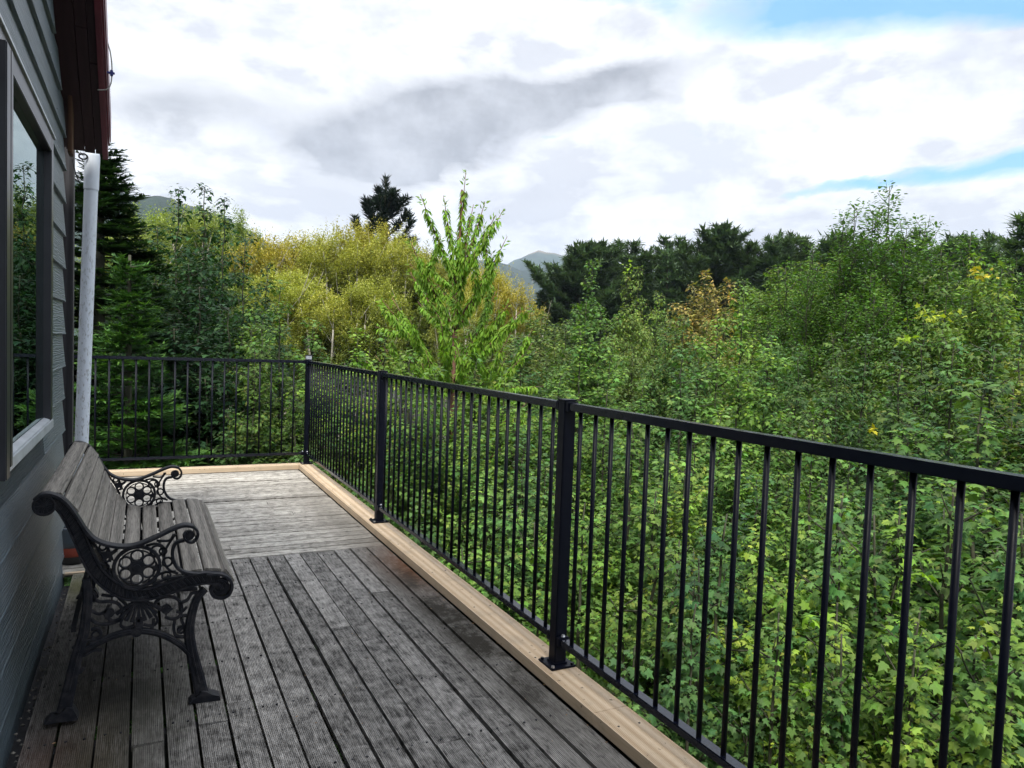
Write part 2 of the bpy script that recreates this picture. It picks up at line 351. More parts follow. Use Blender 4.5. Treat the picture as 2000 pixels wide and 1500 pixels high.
# litter and pebbles caught along the edges
b=MB()
for k in range(150):
    if k<70: x,y_=1.41-abs(rnd.gauss(0,.035)),rnd.uniform(1.9,5.2)
    elif k<110: x,y_=rnd.uniform(-.1,1.4),rnd.uniform(2,4.6)
    else: x,y_=rnd.choice(gaps[1:])+rnd.uniform(-.006,.006),rnd.uniform(2,4.5)
    a=rnd.uniform(0,3.14); l=rnd.uniform(.002,.008); wv=rnd.uniform(.0007,.002); ca,sa=math.cos(a),math.sin(a); z=.001+rnd.uniform(0,.001)
    b.add([(x+ca*l,y_+sa*l,z),(x-sa*wv,y_+ca*wv,z+.002),(x-ca*l,y_-sa*l,z+.001),(x+sa*wv,y_-ca*wv,z)],[(0,1,2,3),(3,2,1,0)])
props(b.build('leaf_litter',M['litter']),'tiny dry bits scattered along the deck boards and kerb','litter',kind='stuff')
b=MB()
for k in range(70):
    y_=rnd.uniform(2.2,4.55); x=rnd.uniform(-.368,-.34); r_=rnd.uniform(.003,.009); z=-.045+rnd.uniform(-.02,.02)
    v=[Vector((rnd.gauss(0,1),rnd.gauss(0,1),rnd.gauss(0,1))).normalized()*r_ for _ in range(4)]
    b.add([(x+r_,y_,z),(x-r_,y_,z),(x,y_+r_,z),(x,y_-r_,z),(x,y_,z+r_*.8),(x,y_,z-r_*.8)],[(0,2,4),(2,1,4),(1,3,4),(3,0,4),(2,0,5),(1,2,5),(3,1,5),(0,3,5)])
props(b.build('gravel',M['pebble']),'grit and small pebbles lodged in the gap beside the wall','gravel',kind='stuff')

# =====================================================================
# RAILING
# =====================================================================
rail=empty('metal_railing',(0,0,0)); props(rail,'black metal railing with round balusters around the deck edge','railing')
def post(x,y,corner=False):
    z1=1.155 if corner else 1.112
    b=MB(); b.box(x-.026,x+.026,y-.026,y+.026,.0462,z1-.008); p=b.build('post',M['rail'],rail,.003)
    b=MB(); b.box(x-.029,x+.029,y-.029,y+.029,z1-.0075,z1); b.build('cap',M['rail'],p,.002)
    b=MB(); b.box(x-.056,x+.056,y-.056,y+.056,.0454,.0535); b.box(x-.031,x+.031,y-.031,y+.031,.0538,.061); b.build('base_plate',M['rail'],p,.002)
    for sx_ in (-1,1):
        for sy in (-1,1):
            b=MB(); b.tube([(x+sx_*.044,y+sy*.044,.053),(x+sx_*.044,y+sy*.044,.0605)],.0075,6); b.build('bolt',M['silver'] if (sx_,sy)==(-1,-1) else M['rail'],p)
    if corner:
        b=MB(); b.box(x-.0275,x+.0275,y-.0275,y+.0275,1.112,1.1465); b.build('bare_metal_band',M['silver'],p,.001)
    return p
PY=[-.02,2.5,5.02,7.63]
posts=[post(1.499,y,abs(y-7.63)<.01) for y in PY]; post(-1.0,7.63)
def run(p0,p1,ax):
    """rails and balusters between two posts along an axis; p = (fixed, a, b)"""
    f,a,b_=p0,*p1
    def B(m,lo,hi,w_,z0,z1,name,bev=.003,par=rail):
        m_=MB()
        if ax=='y': m_.box(f-w_,f+w_,lo,hi,z0,z1)
        else: m_.box(lo,hi,f-w_,f+w_,z0,z1)
        return m_.build(name,m,par,bev)
    top=B(M['rail_top'],a,b_,.020,1.071,1.100,'top_rail'); bot=B(M['rail_top'],a,b_,.019,.138,.164,'bottom_rail')
    for e,s_ in ((a,1),(b_,-1)):
        for z in (.132,1.066):
            m_=MB(); c=e+s_*.012
            if ax=='y': m_.box(f-.024,f+.024,c-.011,c+.011,z,z+.038)
            else: m_.box(c-.011,c+.011,f-.024,f+.024,z,z+.038)
            q=m_.build('bracket',M['rail'],rail,.003)
        m_=MB(); ct=(f,c,.17) if ax=='y' else (c,f,.17)
        m_.tube([(ct[0],ct[1],.1705),(ct[0],ct[1],.178)],[.009,.006],8); m_.build('screw',M['silver'],q)
    return top,bot
def baluster(x,y):
    o=bpy.data.objects.new('baluster',bal_me); C.objects.link(o); o.parent=rail; o.location=(x,y,0)
m_=MB(); m_.tube([(0,0,.1642),(0,0,1.0708)],.0082,10,True); tmp=m_.build('baluster',M['rail'],rail,0); bal_me=tmp.data
for p_ in bal_me.polygons: p_.use_smooth=len(p_.vertices)==4
bpy.data.objects.remove(tmp)
for i in range(3):
    a,b_=PY[i]+.027,PY[i+1]-.027; run(1.499,(a,b_),'y')
    n=24; 
    for k in range(n-1):
        yy=PY[i]+(PY[i+1]-PY[i])*(k+1)/n
        if yy>.45: baluster(1.499,yy)
run(7.63,(-.973,1.472),'x')
for k in range(17):
    baluster(1.358-.1091*k,7.63)
for k in range(5): baluster(-.497-.1*k,7.63) if -.497-.1*k>-.95 else None

# =====================================================================
# HOUSE
# =====================================================================
house=empty('house',(0,0,0)); props(house,'slate blue weatherboard house wall with a dark framed window','house')
XW=-.375; YE=4.60; TOP=.6; ZE=2.34; YEAVE=4.97
def roofz(y): return ZE+(YEAVE-y)*TOP
wy0,wy1,wz0,wz1=1.30,3.675,.905,2.112
NAILS=[]; wall=MB(); pitch=.172; k=0; z=1.121-pitch*33
while z<6:
    z0=z; z1=z+pitch+.028; yy1=min(YE,YEAVE-(z0+pitch-ZE+.05)/TOP) if z0+pitch>2.35 else YE
    if yy1<-3.9: break
    segs=[(-4,yy1)]
    if z1-.02>wz0 and z0<wz1: segs=[(-4,wy0-.001),(wy1+.001,yy1)]
    for a,b_ in segs:
        if b_-a<.02: continue
        if z0<wz0<z1-.02 or z0<wz1<z1-.02:
            zz0,zz1=(z0,wz0-.002) if z0<wz0 else (wz1+.002,z1); wall.prism([(XW-.024,zz0),(XW,zz0+.001),(XW-.0005,zz0+.010),(XW-.0015-.015*(zz1-zz0)/(z1-z0),zz1),(XW-.024,zz1)],wy0-.001,wy1+.0012,'y')
        sag=rnd.uniform(-.0012,.0012)
        wall.prism([(XW-.024,z0),(XW+.0015+sag,z0+.001),(XW+.002+sag,z0+.006),(XW-.0005+sag,z0+.010),(XW-.0165,z1),(XW-.024,z1)],a,b_+rnd.uniform(-.004,0),'y')
        if b_>4: NAILS.append((b_-.06,z0+.03)); NAILS.append((b_-.46,z0+.03))
    z+=pitch
# boards cut around the window: fillers under the sill and over the head

wall.build('weatherboards',M['wall'],house)
b=MB()
for (yy,zz) in NAILS:
    b.tube([(XW-.006,yy,zz),(XW-.0002,yy,zz)],.0035,7)
nl=b.build('nail_heads',M['silver'],house); nl['kind']='stuff'
b=MB()
b.box(-.50,XW-.025,-4,wy0,-4.6,2.3); b.box(-.50,XW-.025,wy1,YE-.01,-4.6,2.3); b.box(-.50,XW-.025,wy0,wy1,-4.6,wz0-.01); b.box(-.50,XW-.025,wy0,wy1,wz1+.01,2.3)
b.prism([(-4,2.302),(YE-.01,2.302),(YE-.01,roofz(YE)-.02),(0,roofz(0)-.02),(-4,roofz(4)-.02)],-.50,XW-.025,'x')
b.box(-6.4,-.502,YE-.12,YE-.012,-4.6,2.3); b.box(-6.4,-.502,-4,-3.9,-4.6,2.3); b.box(-6.5,-6.4,-4,YE-.01,-4.6,2.3)
b.build('wall_core',M['room'],house)
b=MB(); b.box(-6.39,-.502,-3.89,YE-.125,-.06,0.); b.box(-6.39,-.502,-3.89,YE-.125,2.42,2.46); b.box(-2.6,-2.5,-3.89,YE-.13,.001,2.419); b.build('room_lining',M['room'],house)
# roof: two slopes, ridge at y=0; rake overhang with plank soffit and burgundy barge
L=math.hypot(1,TOP)
def slope_prism(mb,x0,x1,n0,n1,ya,yb):   # slab parallel to the slope, n = height over the soffit plane
    mb.prism([(ya,roofz(ya)+n0),(yb,roofz(yb)+n0),(yb,roofz(yb)+n1),(ya,roofz(ya)+n1)],x0,x1,'x')
b=MB(); slope_prism(b,-6.6,-.20,.16,.20,0,YEAVE+.05); b.prism([(0,roofz(0)+.16),(-5,roofz(5)+.16),(-5,roofz(5)+.20),(0,roofz(0)+.20)],-6.6,-.20,'x'); roof=b.build('roof',M['roof'],house)
b=MB(); js=[YEAVE,4.35,3.5,2.2,0.]
for (x0,x1) in ((XW-.03,-.315),(-.312,-.262),(-.259,-.226)):
    off=rnd.uniform(-.2,.2)
    for a,c in zip(js[1:],js[:-1]):
        a_=a+(off if a>0.1 else 0); c_=c+(off if c<4.9 else 0); h=rnd.uniform(0,.006); slope_prism(b,x0,x1,h,.025+h,a_+.0015,c_-.0015)
b.build('soffit_planks',M['soffit'],roof)
b=MB(); slope_prism(b,-.50,XW-.031,0.,.158,0,YEAVE-.02); slope_prism(b,-.40,-.2255,.0325,.157,YEAVE-.06,YEAVE-.003); b.build('rafter',M['soffit'],roof)
b=MB(); slope_prism(b,-.2245,-.196,-.018,.158,0,YEAVE+.012); b.build('barge_board',M['barge'],roof,.002)
b=MB(); slope_prism(b,-.1945,-.186,.012,.17,0.02,YEAVE-.06); slope_prism(b,-.1855,-.181,.05,.205,.04,YEAVE-.03); b.build('flashing',M['barge'],roof,.001)
b=MB(); b.box(-.372,-.352,4.62,4.74,2.26,2.56); b.build('timber_block',M['brown_timber'],house,.002)
b=MB(); b.box(-.50,-.392,5.28,5.38,-.2,2.45); b.build('corner_post',M['dark_timber'],house,.003)
# window
win=empty('window',(0,0,0)); win.parent=house
xf=-.345; xg=-.372
b=MB()
b.box(-.43,xf,3.605,3.672,wz0+.004,wz1-.004)
b.box(-.43,xf,wy0+.004,3.6045,wz1-.068,wz1-.004)
b.box(-.43,xf-.012,wy0+.004,3.6045,wz0+.004,wz0+.03); b.box(-.43,xf,wy0+.004,wy0+.07,wz0+.0305,wz1-.0685)
b.box(-.425,xg-.004,3.575,3.6045,wz0+.031,wz1-.069)      # inner bead
b.build('frame',M['winframe'],win,.0025)
b=MB(); b.box(-.43,-.318,2.30,2.36,wz0+.006,wz1-.0685); b.build('mullion',M['winframe'],win,.003)
b=MB(); b.box(-.394,-.3175,2.364,2.40,wz0+.0305,wz1-.0685); b.build('sash_frame',M['winframe'],win,.003)
b=MB(); b.prism([(-.371,wz0+.0305),(xf-.002,wz0+.0305),(xf-.002,wz0+.034),(-.371,wz0+.042)],2.402,3.604,'y'); b.box(xf-.0115,xf+.004,wy0,3.674,wz0-.006,wz0+.0295); b.build('sill',M['sill'],win,.0015)
b=MB(); b.box(xf-.02,xf+.008,wy0,3.68,wz1-.0035,wz1+.006); b.build('head_flashing',M['sill'],win,.001)
b=MB(); b.box(xg-.003,xg,2.40,3.6,wz0+.031,wz1-.069); b.build('pane',M['glass'],win)
b=MB(); b.box(xg-.003,xg,wy0+.07,2.30,wz0+.031,wz1-.069); b.build('pane',M['glass'],win)
# downpipe
b=MB(); b.tube([(-.352,5.2,.0),(-.345,5.2,.3),(-.292,5.2,2.26)],.038,20,False); dp=b.build('downpipe',M['pipe'],house,0,True)
b=MB(); b.tube([(-.2945,5.2,2.17),(-.2915,5.2,2.27),(-.2885,5.2,2.37),(-.288,5.2,2.40),(-.289,5.2,2.41)],[.0415,.0415,.0415,.036,.018],20,False); b.build('pipe_collar',M['pipe'],dp,0,True)
b=MB()
for c in ((-.335,5.16,2.355),):
    b.tube([(c[0]+.022*math.cos(a),c[1],c[2]+.016*math.sin(a)) for a in np.linspace(0,6.283,13)],.005,6)
b.tube([(-.39,5.16,2.33),(-.37,5.15,2.24),(-.355,5.15,2.20),(-.34,5.15,2.19)],.003,6)
b.build('hanger_hooks',M['iron'],dp)
# cable loop clipped to the barge
cp=[(-.192,4.45,2.86),(-.180,4.45,2.80),(-.170,4.45,2.764),(-.162,4.45,2.70),(-.162,4.45,2.64),(-.168,4.45,2.596),(-.186,4.45,2.569),(-.227,4.45,2.560)]
b=MB(); b.tube(smooth_path(cp,5),.0032,7); cb=b.build('cable',M['cable'],house,0,True)
b=MB(); b.box(-.184,-.148,4.443,4.457,2.652,2.662); b.box(-.170,-.156,4.442,4.458,2.642,2.672); b.build('clip',M['bluep'],cb,.002)

# pot
pot=empty('flower_pot',(-.345,4.80,0)); props(pot,'small red and blue-grey glazed pot on the deck at the wall corner','pot')
def lathe(pr,name,m,par,n=28):
    b=MB(); vs=[];fs=[]
    for r_,z in pr:
        for j in range(n): a=2*math.pi*j/n; vs.append((r_*math.cos(a),r_*math.sin(a),z))
    for i in range(len(pr)-1):
        for j in range(n): fs.append((i*n+j,i*n+(j+1)%n,(i+1)*n+(j+1)%n,(i+1)*n+j))
    fs.append(tuple(range(n-1,-1,-1))); b.add(vs,fs); return b.build(name,m,par,0,True)
lathe([(.062,.0),(.070,.012),(.074,.045)],'base',M['darkbase'],pot)
lathe([(.0745,.0452),(.083,.06),(.086,.085),(.084,.098)],'red_band',M['terra'],pot)
lathe([(.0835,.0982),(.087,.14),(.088,.19),(.092,.20),(.092,.212),(.08,.212),(.078,.19)],'body',M['pot_glaze'],pot)
lathe([(.001,.185),(.0775,.186)],'soil',M['soil'],pot)

# =====================================================================
# BENCH
# =====================================================================
BN={}
BN['rim_top']=[(-0.312,0.747),(-0.287,0.764),(-0.254,0.758),(-0.224,0.734),(-0.196,0.69),(-0.17,0.64),(-0.145,0.606),(-0.108,0.583),(-0.057,0.57),(-0.012,0.573),(0.046,0.595),(0.096,0.618),(0.133,0.629),(0.162,0.623),(0.177,0.602),(0.175,0.579),(0.16,0.566),(0.141,0.573),(0.132,0.592),(0.142,0.605)]
BN['band']=[(-0.283,0.735),(-0.254,0.74),(-0.228,0.712),(-0.201,0.657),(-0.179,0.598),(-0.159,0.542),(-0.131,0.485),(-0.091,0.439),(-0.043,0.406),(0.015,0.397),(0.082,0.409),(0.149,0.428),(0.208,0.433),(0.251,0.423)]
BN['front_scroll']=[(0.208,0.446),(0.254,0.442),(0.283,0.423),(0.294,0.396),(0.285,0.367),(0.263,0.356),(0.235,0.364),(0.223,0.387),(0.232,0.405),(0.251,0.405),(0.261,0.388)]
BN['back_scroll']=[(-0.254,0.752),(-0.287,0.759),(-0.311,0.745),(-0.316,0.723),(-0.303,0.702),(-0.278,0.698),(-0.261,0.714)]
BN['support']=[(0.135,0.575),(0.108,0.568),(0.097,0.539),(0.102,0.501),(0.122,0.47),(0.156,0.454),(0.208,0.447)]
BN['front_leg']=[(0.204,0.392),(0.179,0.363),(0.163,0.312),(0.155,0.259),(0.159,0.201),(0.17,0.141),(0.183,0.085),(0.195,0.028),(0.2,0.0)]
BN['rear_leg']=[(-0.164,0.471),(-0.16,0.406),(-0.165,0.341),(-0.173,0.277),(-0.188,0.221),(-0.199,0.169),(-0.209,0.116),(-0.219,0.068),(-0.228,0.026)]
BN['front_foot']=[(0.155,-0.012),(0.165,-0.001),(0.179,0.006),(0.196,0.028),(0.214,0.023),(0.232,0.01),(0.257,-0.0),(0.261,-0.019),(0.204,-0.019)]
BN['rear_foot']=[(-0.283,0.003),(-0.267,0.019),(-0.237,0.024),(-0.222,0.046),(-0.201,0.042),(-0.191,0.022),(-0.184,0.004),(-0.188,-0.005),(-0.234,-0.002)]
BN['arch']=[(-0.185,0.217),(-0.149,0.237),(-0.106,0.256),(-0.061,0.268),(-0.016,0.27),(0.03,0.262),(0.077,0.24),(0.118,0.209),(0.149,0.175),(0.17,0.141)]
BN['ros_c']=[(-0.013,0.494),(-0.014,0.571),(0.055,0.487)]
BN['star']=[(-0.101,0.547),(-0.102,0.579)]
BN['star2']=[(0.047,0.486),(0.048,0.463)]
BN['loops']=[(-0.117,0.573,0.013),(0.047,0.544,0.024),(0.081,0.503,0.019),(0.078,0.455,0.017),(0.035,0.448,0.014),(-0.107,0.504,0.011),(0.067,0.542,0.014)]
BN['vines']=[[(-0.152,0.599),(-0.127,0.561),(-0.108,0.523),(-0.095,0.485),(-0.076,0.454)],[(-0.139,0.526),(-0.114,0.516),(-0.095,0.529)],[(0.106,0.599),(0.087,0.57),(0.074,0.542),(0.071,0.504),(0.088,0.473),(0.115,0.458)],[(0.014,0.566),(0.047,0.57),(0.07,0.553),(0.067,0.523)],[(0.022,0.435),(0.061,0.464),(0.108,0.467)],[(0.035,0.426),(0.081,0.443),(0.129,0.445)],[(-0.151,0.577),(-0.145,0.534),(-0.12,0.48)],[(0.046,0.581),(0.086,0.578),(0.1,0.599)],[(-0.07,0.566),(-0.089,0.55),(-0.095,0.521)]]
BN['lower']=[[(-0.15,0.404),(-0.125,0.387),(-0.094,0.384),(-0.069,0.372),(-0.057,0.345),(-0.065,0.32),(-0.087,0.316),(-0.106,0.333)],[(-0.153,0.332),(-0.125,0.31),(-0.087,0.308),(-0.055,0.319)],[(-0.151,0.426),(-0.138,0.41),(-0.144,0.389)],[(-0.15,0.295),(-0.128,0.296),(-0.12,0.273),(-0.131,0.253),(-0.153,0.249)],[(0.039,0.347),(0.052,0.372),(0.082,0.379),(0.113,0.368),(0.129,0.339),(0.123,0.305),(0.1,0.297),(0.076,0.308)],[(0.123,0.351),(0.147,0.36),(0.16,0.381),(0.178,0.383)],[(0.107,0.296),(0.104,0.259),(0.114,0.234),(0.138,0.227)],[(0.127,0.294),(0.138,0.262),(0.149,0.222)],[(0.039,0.306),(0.036,0.276),(0.023,0.263)],[(-0.043,0.384),(-0.059,0.4),(-0.043,0.406)],[(0.13,0.305),(0.158,0.301)],[(-0.069,0.394),(-0.043,0.361),(-0.039,0.317)],[(-0.202,0.245),(-0.177,0.209),(-0.143,0.222),(-0.118,0.219)],[(-0.201,0.18),(-0.183,0.152),(-0.171,0.168)]]
BN['leaf']=[(0.079,0.334,0.024),(-0.097,0.343,0.022),(0.149,0.202,0.016),(-0.18,0.213,0.019),(-0.186,0.163,0.014)]
BN['shell']=[(-0.007,0.323),(-0.007,0.372)]
BN['slat_path_back']=[(-0.261,0.753),(-0.231,0.732),(-0.201,0.682),(-0.173,0.626),(-0.151,0.581),(-0.126,0.532),(-0.104,0.486)]

bench=empty('garden_bench',(-.01,3.44,0)); props(bench,'cast iron garden bench with weathered grey slats against the wall','bench')
bz=.015
def XZ(p,y): return Vector((p[0]+.01,y-3.44,p[1]+bz))
def strip(mb,pts,y,w,d,sub=4,n=4,taper=None):
    """bar along a traced line: w = width in the plane, d = depth across"""
    P=smooth_path(pts,sub) if sub>1 else [Vector((*p,0)) for p in pts]
    P=[XZ((p.x,p.y),y) for p in P]; k=len(P)
    vs=[];fs=[]
    for i,p in enumerate(P):
        t=(P[min(i+1,k-1)]-P[max(i-1,0)]).normalized(); q=Vector((-t.z,0,t.x))
        ww=(w if taper is None else w*(taper[0]+(taper[1]-taper[0])*i/(k-1)))/2; dd=d/2; c=.3
        for (a,b_) in ((1,-1+c),(1,1-c),(1-c,1),(-1+c,1),(-1,1-c),(-1,-1+c),(-1+c,-1),(1-c,-1)):
            vs.append(p+q*(a*ww)+Vector((0,b_*dd,0)))
    for i in range(k-1):
        for j in range(8): fs.append((i*8+j,i*8+(j+1)%8,(i+1)*8+(j+1)%8,(i+1)*8+j))
    fs+=[tuple(range(7,-1,-1)),tuple(range((k-1)*8,k*8))]
    mb.add(vs,fs)
def circ(c,r,n=20,a0=0,a1=2*math.pi): return [(c[0]+r*math.cos(a0+(a1-a0)*i/n),c[1]+r*math.sin(a0+(a1-a0)*i/n)) for i in range(n+1)]
def disc(mb,c,r,y,d,n=16,squash=1.):
    pts=[(c[0]+.01+r*math.cos(2*math.pi*i/n),c[1]+bz+r*squash*math.sin(2*math.pi*i/n)) for i in range(n)]
    mb.prism(pts,y-3.44-d/2,y-3.44+d/2,'y')
def star(mb,c,r,y,d,n=5,inner=.42,rot=1.57):
    pts=[(c[0]+.01+(r if i%2==0 else r*inner)*math.cos(rot+math.pi*i/n),c[1]+bz+(r if i%2==0 else r*inner)*math.sin(rot+math.pi*i/n)) for i in range(2*n)]
    mb.prism(pts,y-3.44-d/2,y-3.44+d/2,'y')
def bench_end(Y,outer):
    Mi=M['iron']
    b=MB(); bd=BN['band']
    strip(b,bd,Y,.036,.018,4)
    # raised rims both sides and rope-like beads between
    P=smooth_path(bd,4)
    for s_ in (-1,1):
        q=[]
        for i,p in enumerate(P):
            t=(P[min(i+1,len(P)-1)]-P[max(i-1,0)]).normalized(); q.append((p.x-t.y*s_*.019,p.y+t.x*s_*.019))
        strip(b,q,Y,.007,.030,1)
    acc=0.
    for i in range(2,len(P)-1):
        acc+=(P[i]-P[i-1]).length
        if acc>.014:
            acc=0; t=(P[i+1]-P[i-1]).normalized(); p=P[i]
            a=(p.x-t.y*.012-t.x*.006,p.y+t.x*.012-t.y*.006); c=(p.x+t.y*.012+t.x*.006,p.y-t.x*.012+t.y*.006)
            strip(b,[a,c],Y,.006,.027,1)
    frame=b.build('end_frame',Mi,bench)
    b=MB(); c=(-.284,.727); disc(b,c,.029,Y,.020,20)
    strip(b,circ(c,.031,20),Y,.008,.034,1)
    for k in range(9):
        a=math.radians(20+k*34); strip(b,[(c[0]+.006*math.cos(a),c[1]+.006*math.sin(a)),(c[0]+.026*math.cos(a),c[1]+.026*math.sin(a))],Y,.0055,.028,1)
    disc(b,c,.007,Y,.032,10); b.build('back_scroll',Mi,frame)
    b=MB(); strip(b,BN['rim_top'][:6],Y,.011,.042,4); strip(b,BN['rim_top'][5:14],Y,.012,.044,4); strip(b,BN['rim_top'][13:],Y,.009,.034,4,taper=(1,.8)); disc(b,(.150,.592),.017,Y,.018,16)
    b.build('armrest',Mi,frame)
    b=MB(); strip(b,BN['support'],Y,.011,.026,5); 
    for l in BN['vines']: strip(b,l,Y,.0076,.011,4)
    for x,z,r in BN['loops']: strip(b,circ((x,z),r*.8,14),Y,.0066,.011,1)
    star(b,BN['star'][0],.030,Y,.014); star(b,BN['star2'][0],.022,Y,.013); star(b,(.083,.448),.014,Y,.012,4)
    b.build('scrollwork',Mi,frame)
    b=MB(); c=(-.0135,.494); strip(b,circ(c,.071,36),Y,.011,.020,1); strip(b,circ(c,.058,30),Y,.004,.010,1)
    disc(b,c,.0245,Y,.020,18); disc(b,c,.012,Y,.028,12)
    for k in range(6):
        a=math.radians(90+60*k); strip(b,circ((c[0]+.0405*math.cos(a),c[1]+.0405*math.sin(a)),.0185,18),Y,.0062,.013,1)
    b.build('rosette',Mi,frame)
    b=MB(); strip(b,BN['front_scroll'],Y,.012,.040,4); disc(b,(.256,.396),.030,Y,.020,20); disc(b,(.250,.400),.010,Y,.030,10); strip(b,circ((.252,.398),.020,18),Y,.005,.027,1)
    b.build('seat_scroll',Mi,frame)
    for nm,leg,foot,tp in (('leg','front_leg','front_foot',(.95,2.0)),('leg','rear_leg','rear_foot',(1.1,1.8))):
        b=MB(); strip(b,BN[leg],Y,.024,.026,4,taper=tp); q=smooth_path(BN[leg],4)
        strip(b,[(p.x,p.y) for p in q[2:-6:3]],Y,.006,.033,1)
        b.prism([(x+.01,z+bz+(.004 if z<0 else .0)) for x,z in BN[foot]],Y-3.44-.024,Y-3.44+.024,'y')
        b.build(nm,Mi,frame)
    b=MB(); strip(b,BN['arch'],Y,.020,.022,4); strip(b,BN['arch'],Y,.006,.029,4); disc(b,(-.012,.270),.017,Y,.030,14); disc(b,(-.012,.270),.008,Y,.036,10)
    for l in BN['lower']: strip(b,l,Y,.0098,.013,4)
    for l in ([(-.05,.335),(-.062,.30),(-.045,.285),(-.02,.292)],[(.035,.335),(.052,.30),(.038,.282),(.008,.290)],[(-.150,.36),(-.128,.345),(-.108,.352),(-.098,.372)],[(.146,.335),(.128,.318),(.112,.322)],[(-.12,.41),(-.085,.402),(-.06,.418)],[(.05,.405),(.085,.398),(.118,.408)],[(.158,.26),(.136,.262),(.120,.25)],[(-.172,.25),(-.15,.262),(-.13,.25)]): strip(b,l,Y,.0085,.012,4)
    for c_,r_ in (((-.097,.345),.014),((.079,.336),.014),((-.135,.275),.012),((.128,.255),.012)): strip(b,circ(c_,r_,12),Y,.0065,.012,1)
    for x,z,r in BN['leaf']: star(b,(x,z),r,Y,.011,4,.45)
    # fluted shell
    cx,cz=-.007,.385
    for k in range(9):
        a=math.radians(-90+(k-4)*14); strip(b,[(cx+.01*math.cos(a),cz+.01*math.sin(a)),(cx+.055*math.cos(a),cz+.055*math.sin(a)),(cx+.082*math.cos(a),cz+.082*math.sin(a))],Y,.011,.020,2,taper=(.5,1.25))
    strip(b,[(-.035,.392),(-.007,.386),(.022,.392)],Y,.014,.026,3); b.box(-.007,.017,Y-3.44-.010,Y-3.44+.010,.285,.33)
    b.build('lower_tracery',Mi,frame)
bench_end(2.80,True); bench_end(4.08,False)
def slats(name,path,wd,n,s0,s1,off,gap_):
    P=smooth_path(path,8); L_=[0]
    for a,c in zip(P[:-1],P[1:]): L_.append(L_[-1]+(c-a).length)
    vsum=MB(); col=[]
    def at(s):
        for i in range(len(L_)-1):
            if L_[i+1]>=s: t=(s-L_[i])/(L_[i+1]-L_[i]+1e-9); return P[i].lerp(P[i+1],t),(P[i+1]-P[i]).normalized()
        return P[-1],(P[-1]-P[-2]).normalized()
    for k in range(n):
        s=s0+(s1-s0)*(k+.5)/n; p,t=at(min(s,L_[-1])); nr=Vector((-t.y,t.x,0)); wdd=(s1-s0)/n-gap_; th=.017
        c=p+nr*off; pts=[]
        r_=.003
        for a,b_ in ((-.5,-.5),(.5,-.5),(.5,.32),(.42,.5),(-.42,.5),(-.5,.32)):
            q=c+t*(a*wdd)+nr*(b_*th); pts.append((q.x+.01,q.y+bz))
        j=rnd.uniform(-.002,.002); seg=8; base=len(vsum.v); m6=len(pts); ph=rnd.uniform(0,6)
        for i in range(seg+1):
            yy=2.812+(4.068-2.812)*i/seg; sg=.0012*math.sin(i*.9+ph)
            for q in pts: vsum.v.append((q[0],yy-3.44,q[1]+sg))
        for i in range(seg):
            for u in range(m6): vsum.f.append((base+i*m6+u,base+i*m6+(u+1)%m6,base+(i+1)*m6+(u+1)%m6,base+(i+1)*m6+u))
        vsum.f.append(tuple(base+u for u in range(m6))); vsum.f.append(tuple(base+seg*m6+u for u in range(m6)))
    return vsum.build(name,M['bench_wood'],bench)
back=[(-.300,.742),(-.272,.756),(-.240,.744),(-.210,.712),(-.186,.660),(-.160,.602),(-.138,.552),(-.112,.504),(-.082,.464)]
slats('backrest',back,.05,6,.004,.405,.001,.007)
seat=[(-.070,.452),(-.02,.437),(.03,.436),(.09,.445),(.15,.456),(.21,.460),(.256,.453),(.288,.430),(.300,.398)]
slats('seat',seat,.05,6,.004,.405,-.006,.009)
b=MB(); b.box(-.20,-.185,-.62,.62,.30,.318); b.tube([(.14,-.63,.30),(.14,.63,.30)],.006,8); b.build('tie_rod',M['iron'],bench)

# =====================================================================
# LAND
# =====================================================================
def terrain_z(x,y):
    r=np.hypot(x,y); return -4.6-.9*np.clip((r-12)/60,0,1)+.25*np.sin(x*.21+1)*np.cos(y*.17)
def grid(name,xs,ys,fz,m):
    X_,Y_=np.meshgrid(xs,ys,indexing='ij'); Z_=fz(X_,Y_); v=np.stack([X_,Y_,Z_],-1).reshape(-1,3); nx,ny=len(xs),len(ys)
    i=np.arange((nx-1)*(ny-1)); a=(i//(ny-1))*ny+i%(ny-1); f=np.stack([a,a+ny,a+ny+1,a+1],1)
    me=bpy.data.meshes.new(name); me.from_pydata(v.tolist(),[],f.tolist()); me.shade_smooth(); return link(name,me,None,m)
ax_=np.concatenate([-np.geomspace(4200,6,34),np.linspace(-5,60,40),np.geomspace(64,4200,30)])
props(grid('ground',ax_,ax_,terrain_z,M['ground']),kind='structure')
def ridge(name,m,azs,elevs,dist,depth,back,rough,seed,base=-6):
    """a hill mass: ridgeline elevations over azimuths at a distance, falling to both sides"""
    rg=np.random.RandomState(seed); A=np.linspace(azs[0],azs[-1],220); E=np.interp(A,azs,elevs)
    S=np.linspace(-1,1,61); v=[]
    ph=rg.uniform(0,6.28,(9,3))
    for s in S:
        for a,e in zip(A,E):
            d=dist+(s*depth if s<0 else s*back); h=1.31+dist*math.tan(R(e)); 
            fall=max(0,1-abs(s)**1.35); n=0
            for k in range(9):
                fr=1.7**k*.35; n+=math.sin(a*fr*1.3+ph[k,0])*math.sin(s*fr*6+ph[k,1])/1.7**k
            z=base+(h-base)*fall*(1+.10*n*min(1,abs(s)*3))+rough*n*.15*(1 if abs(s)>.02 else .3)
            v.append((d*math.sin(R(a)),d*math.cos(R(a)),z))
    n=len(A); f=[(i*n+j,i*n+j+1,(i+1)*n+j+1,(i+1)*n+j) for i in range(60) for j in range(n-1)]
    me=bpy.data.meshes.new(name); me.from_pydata(v,[],f); me.shade_smooth(); return link(name,me,None,m)
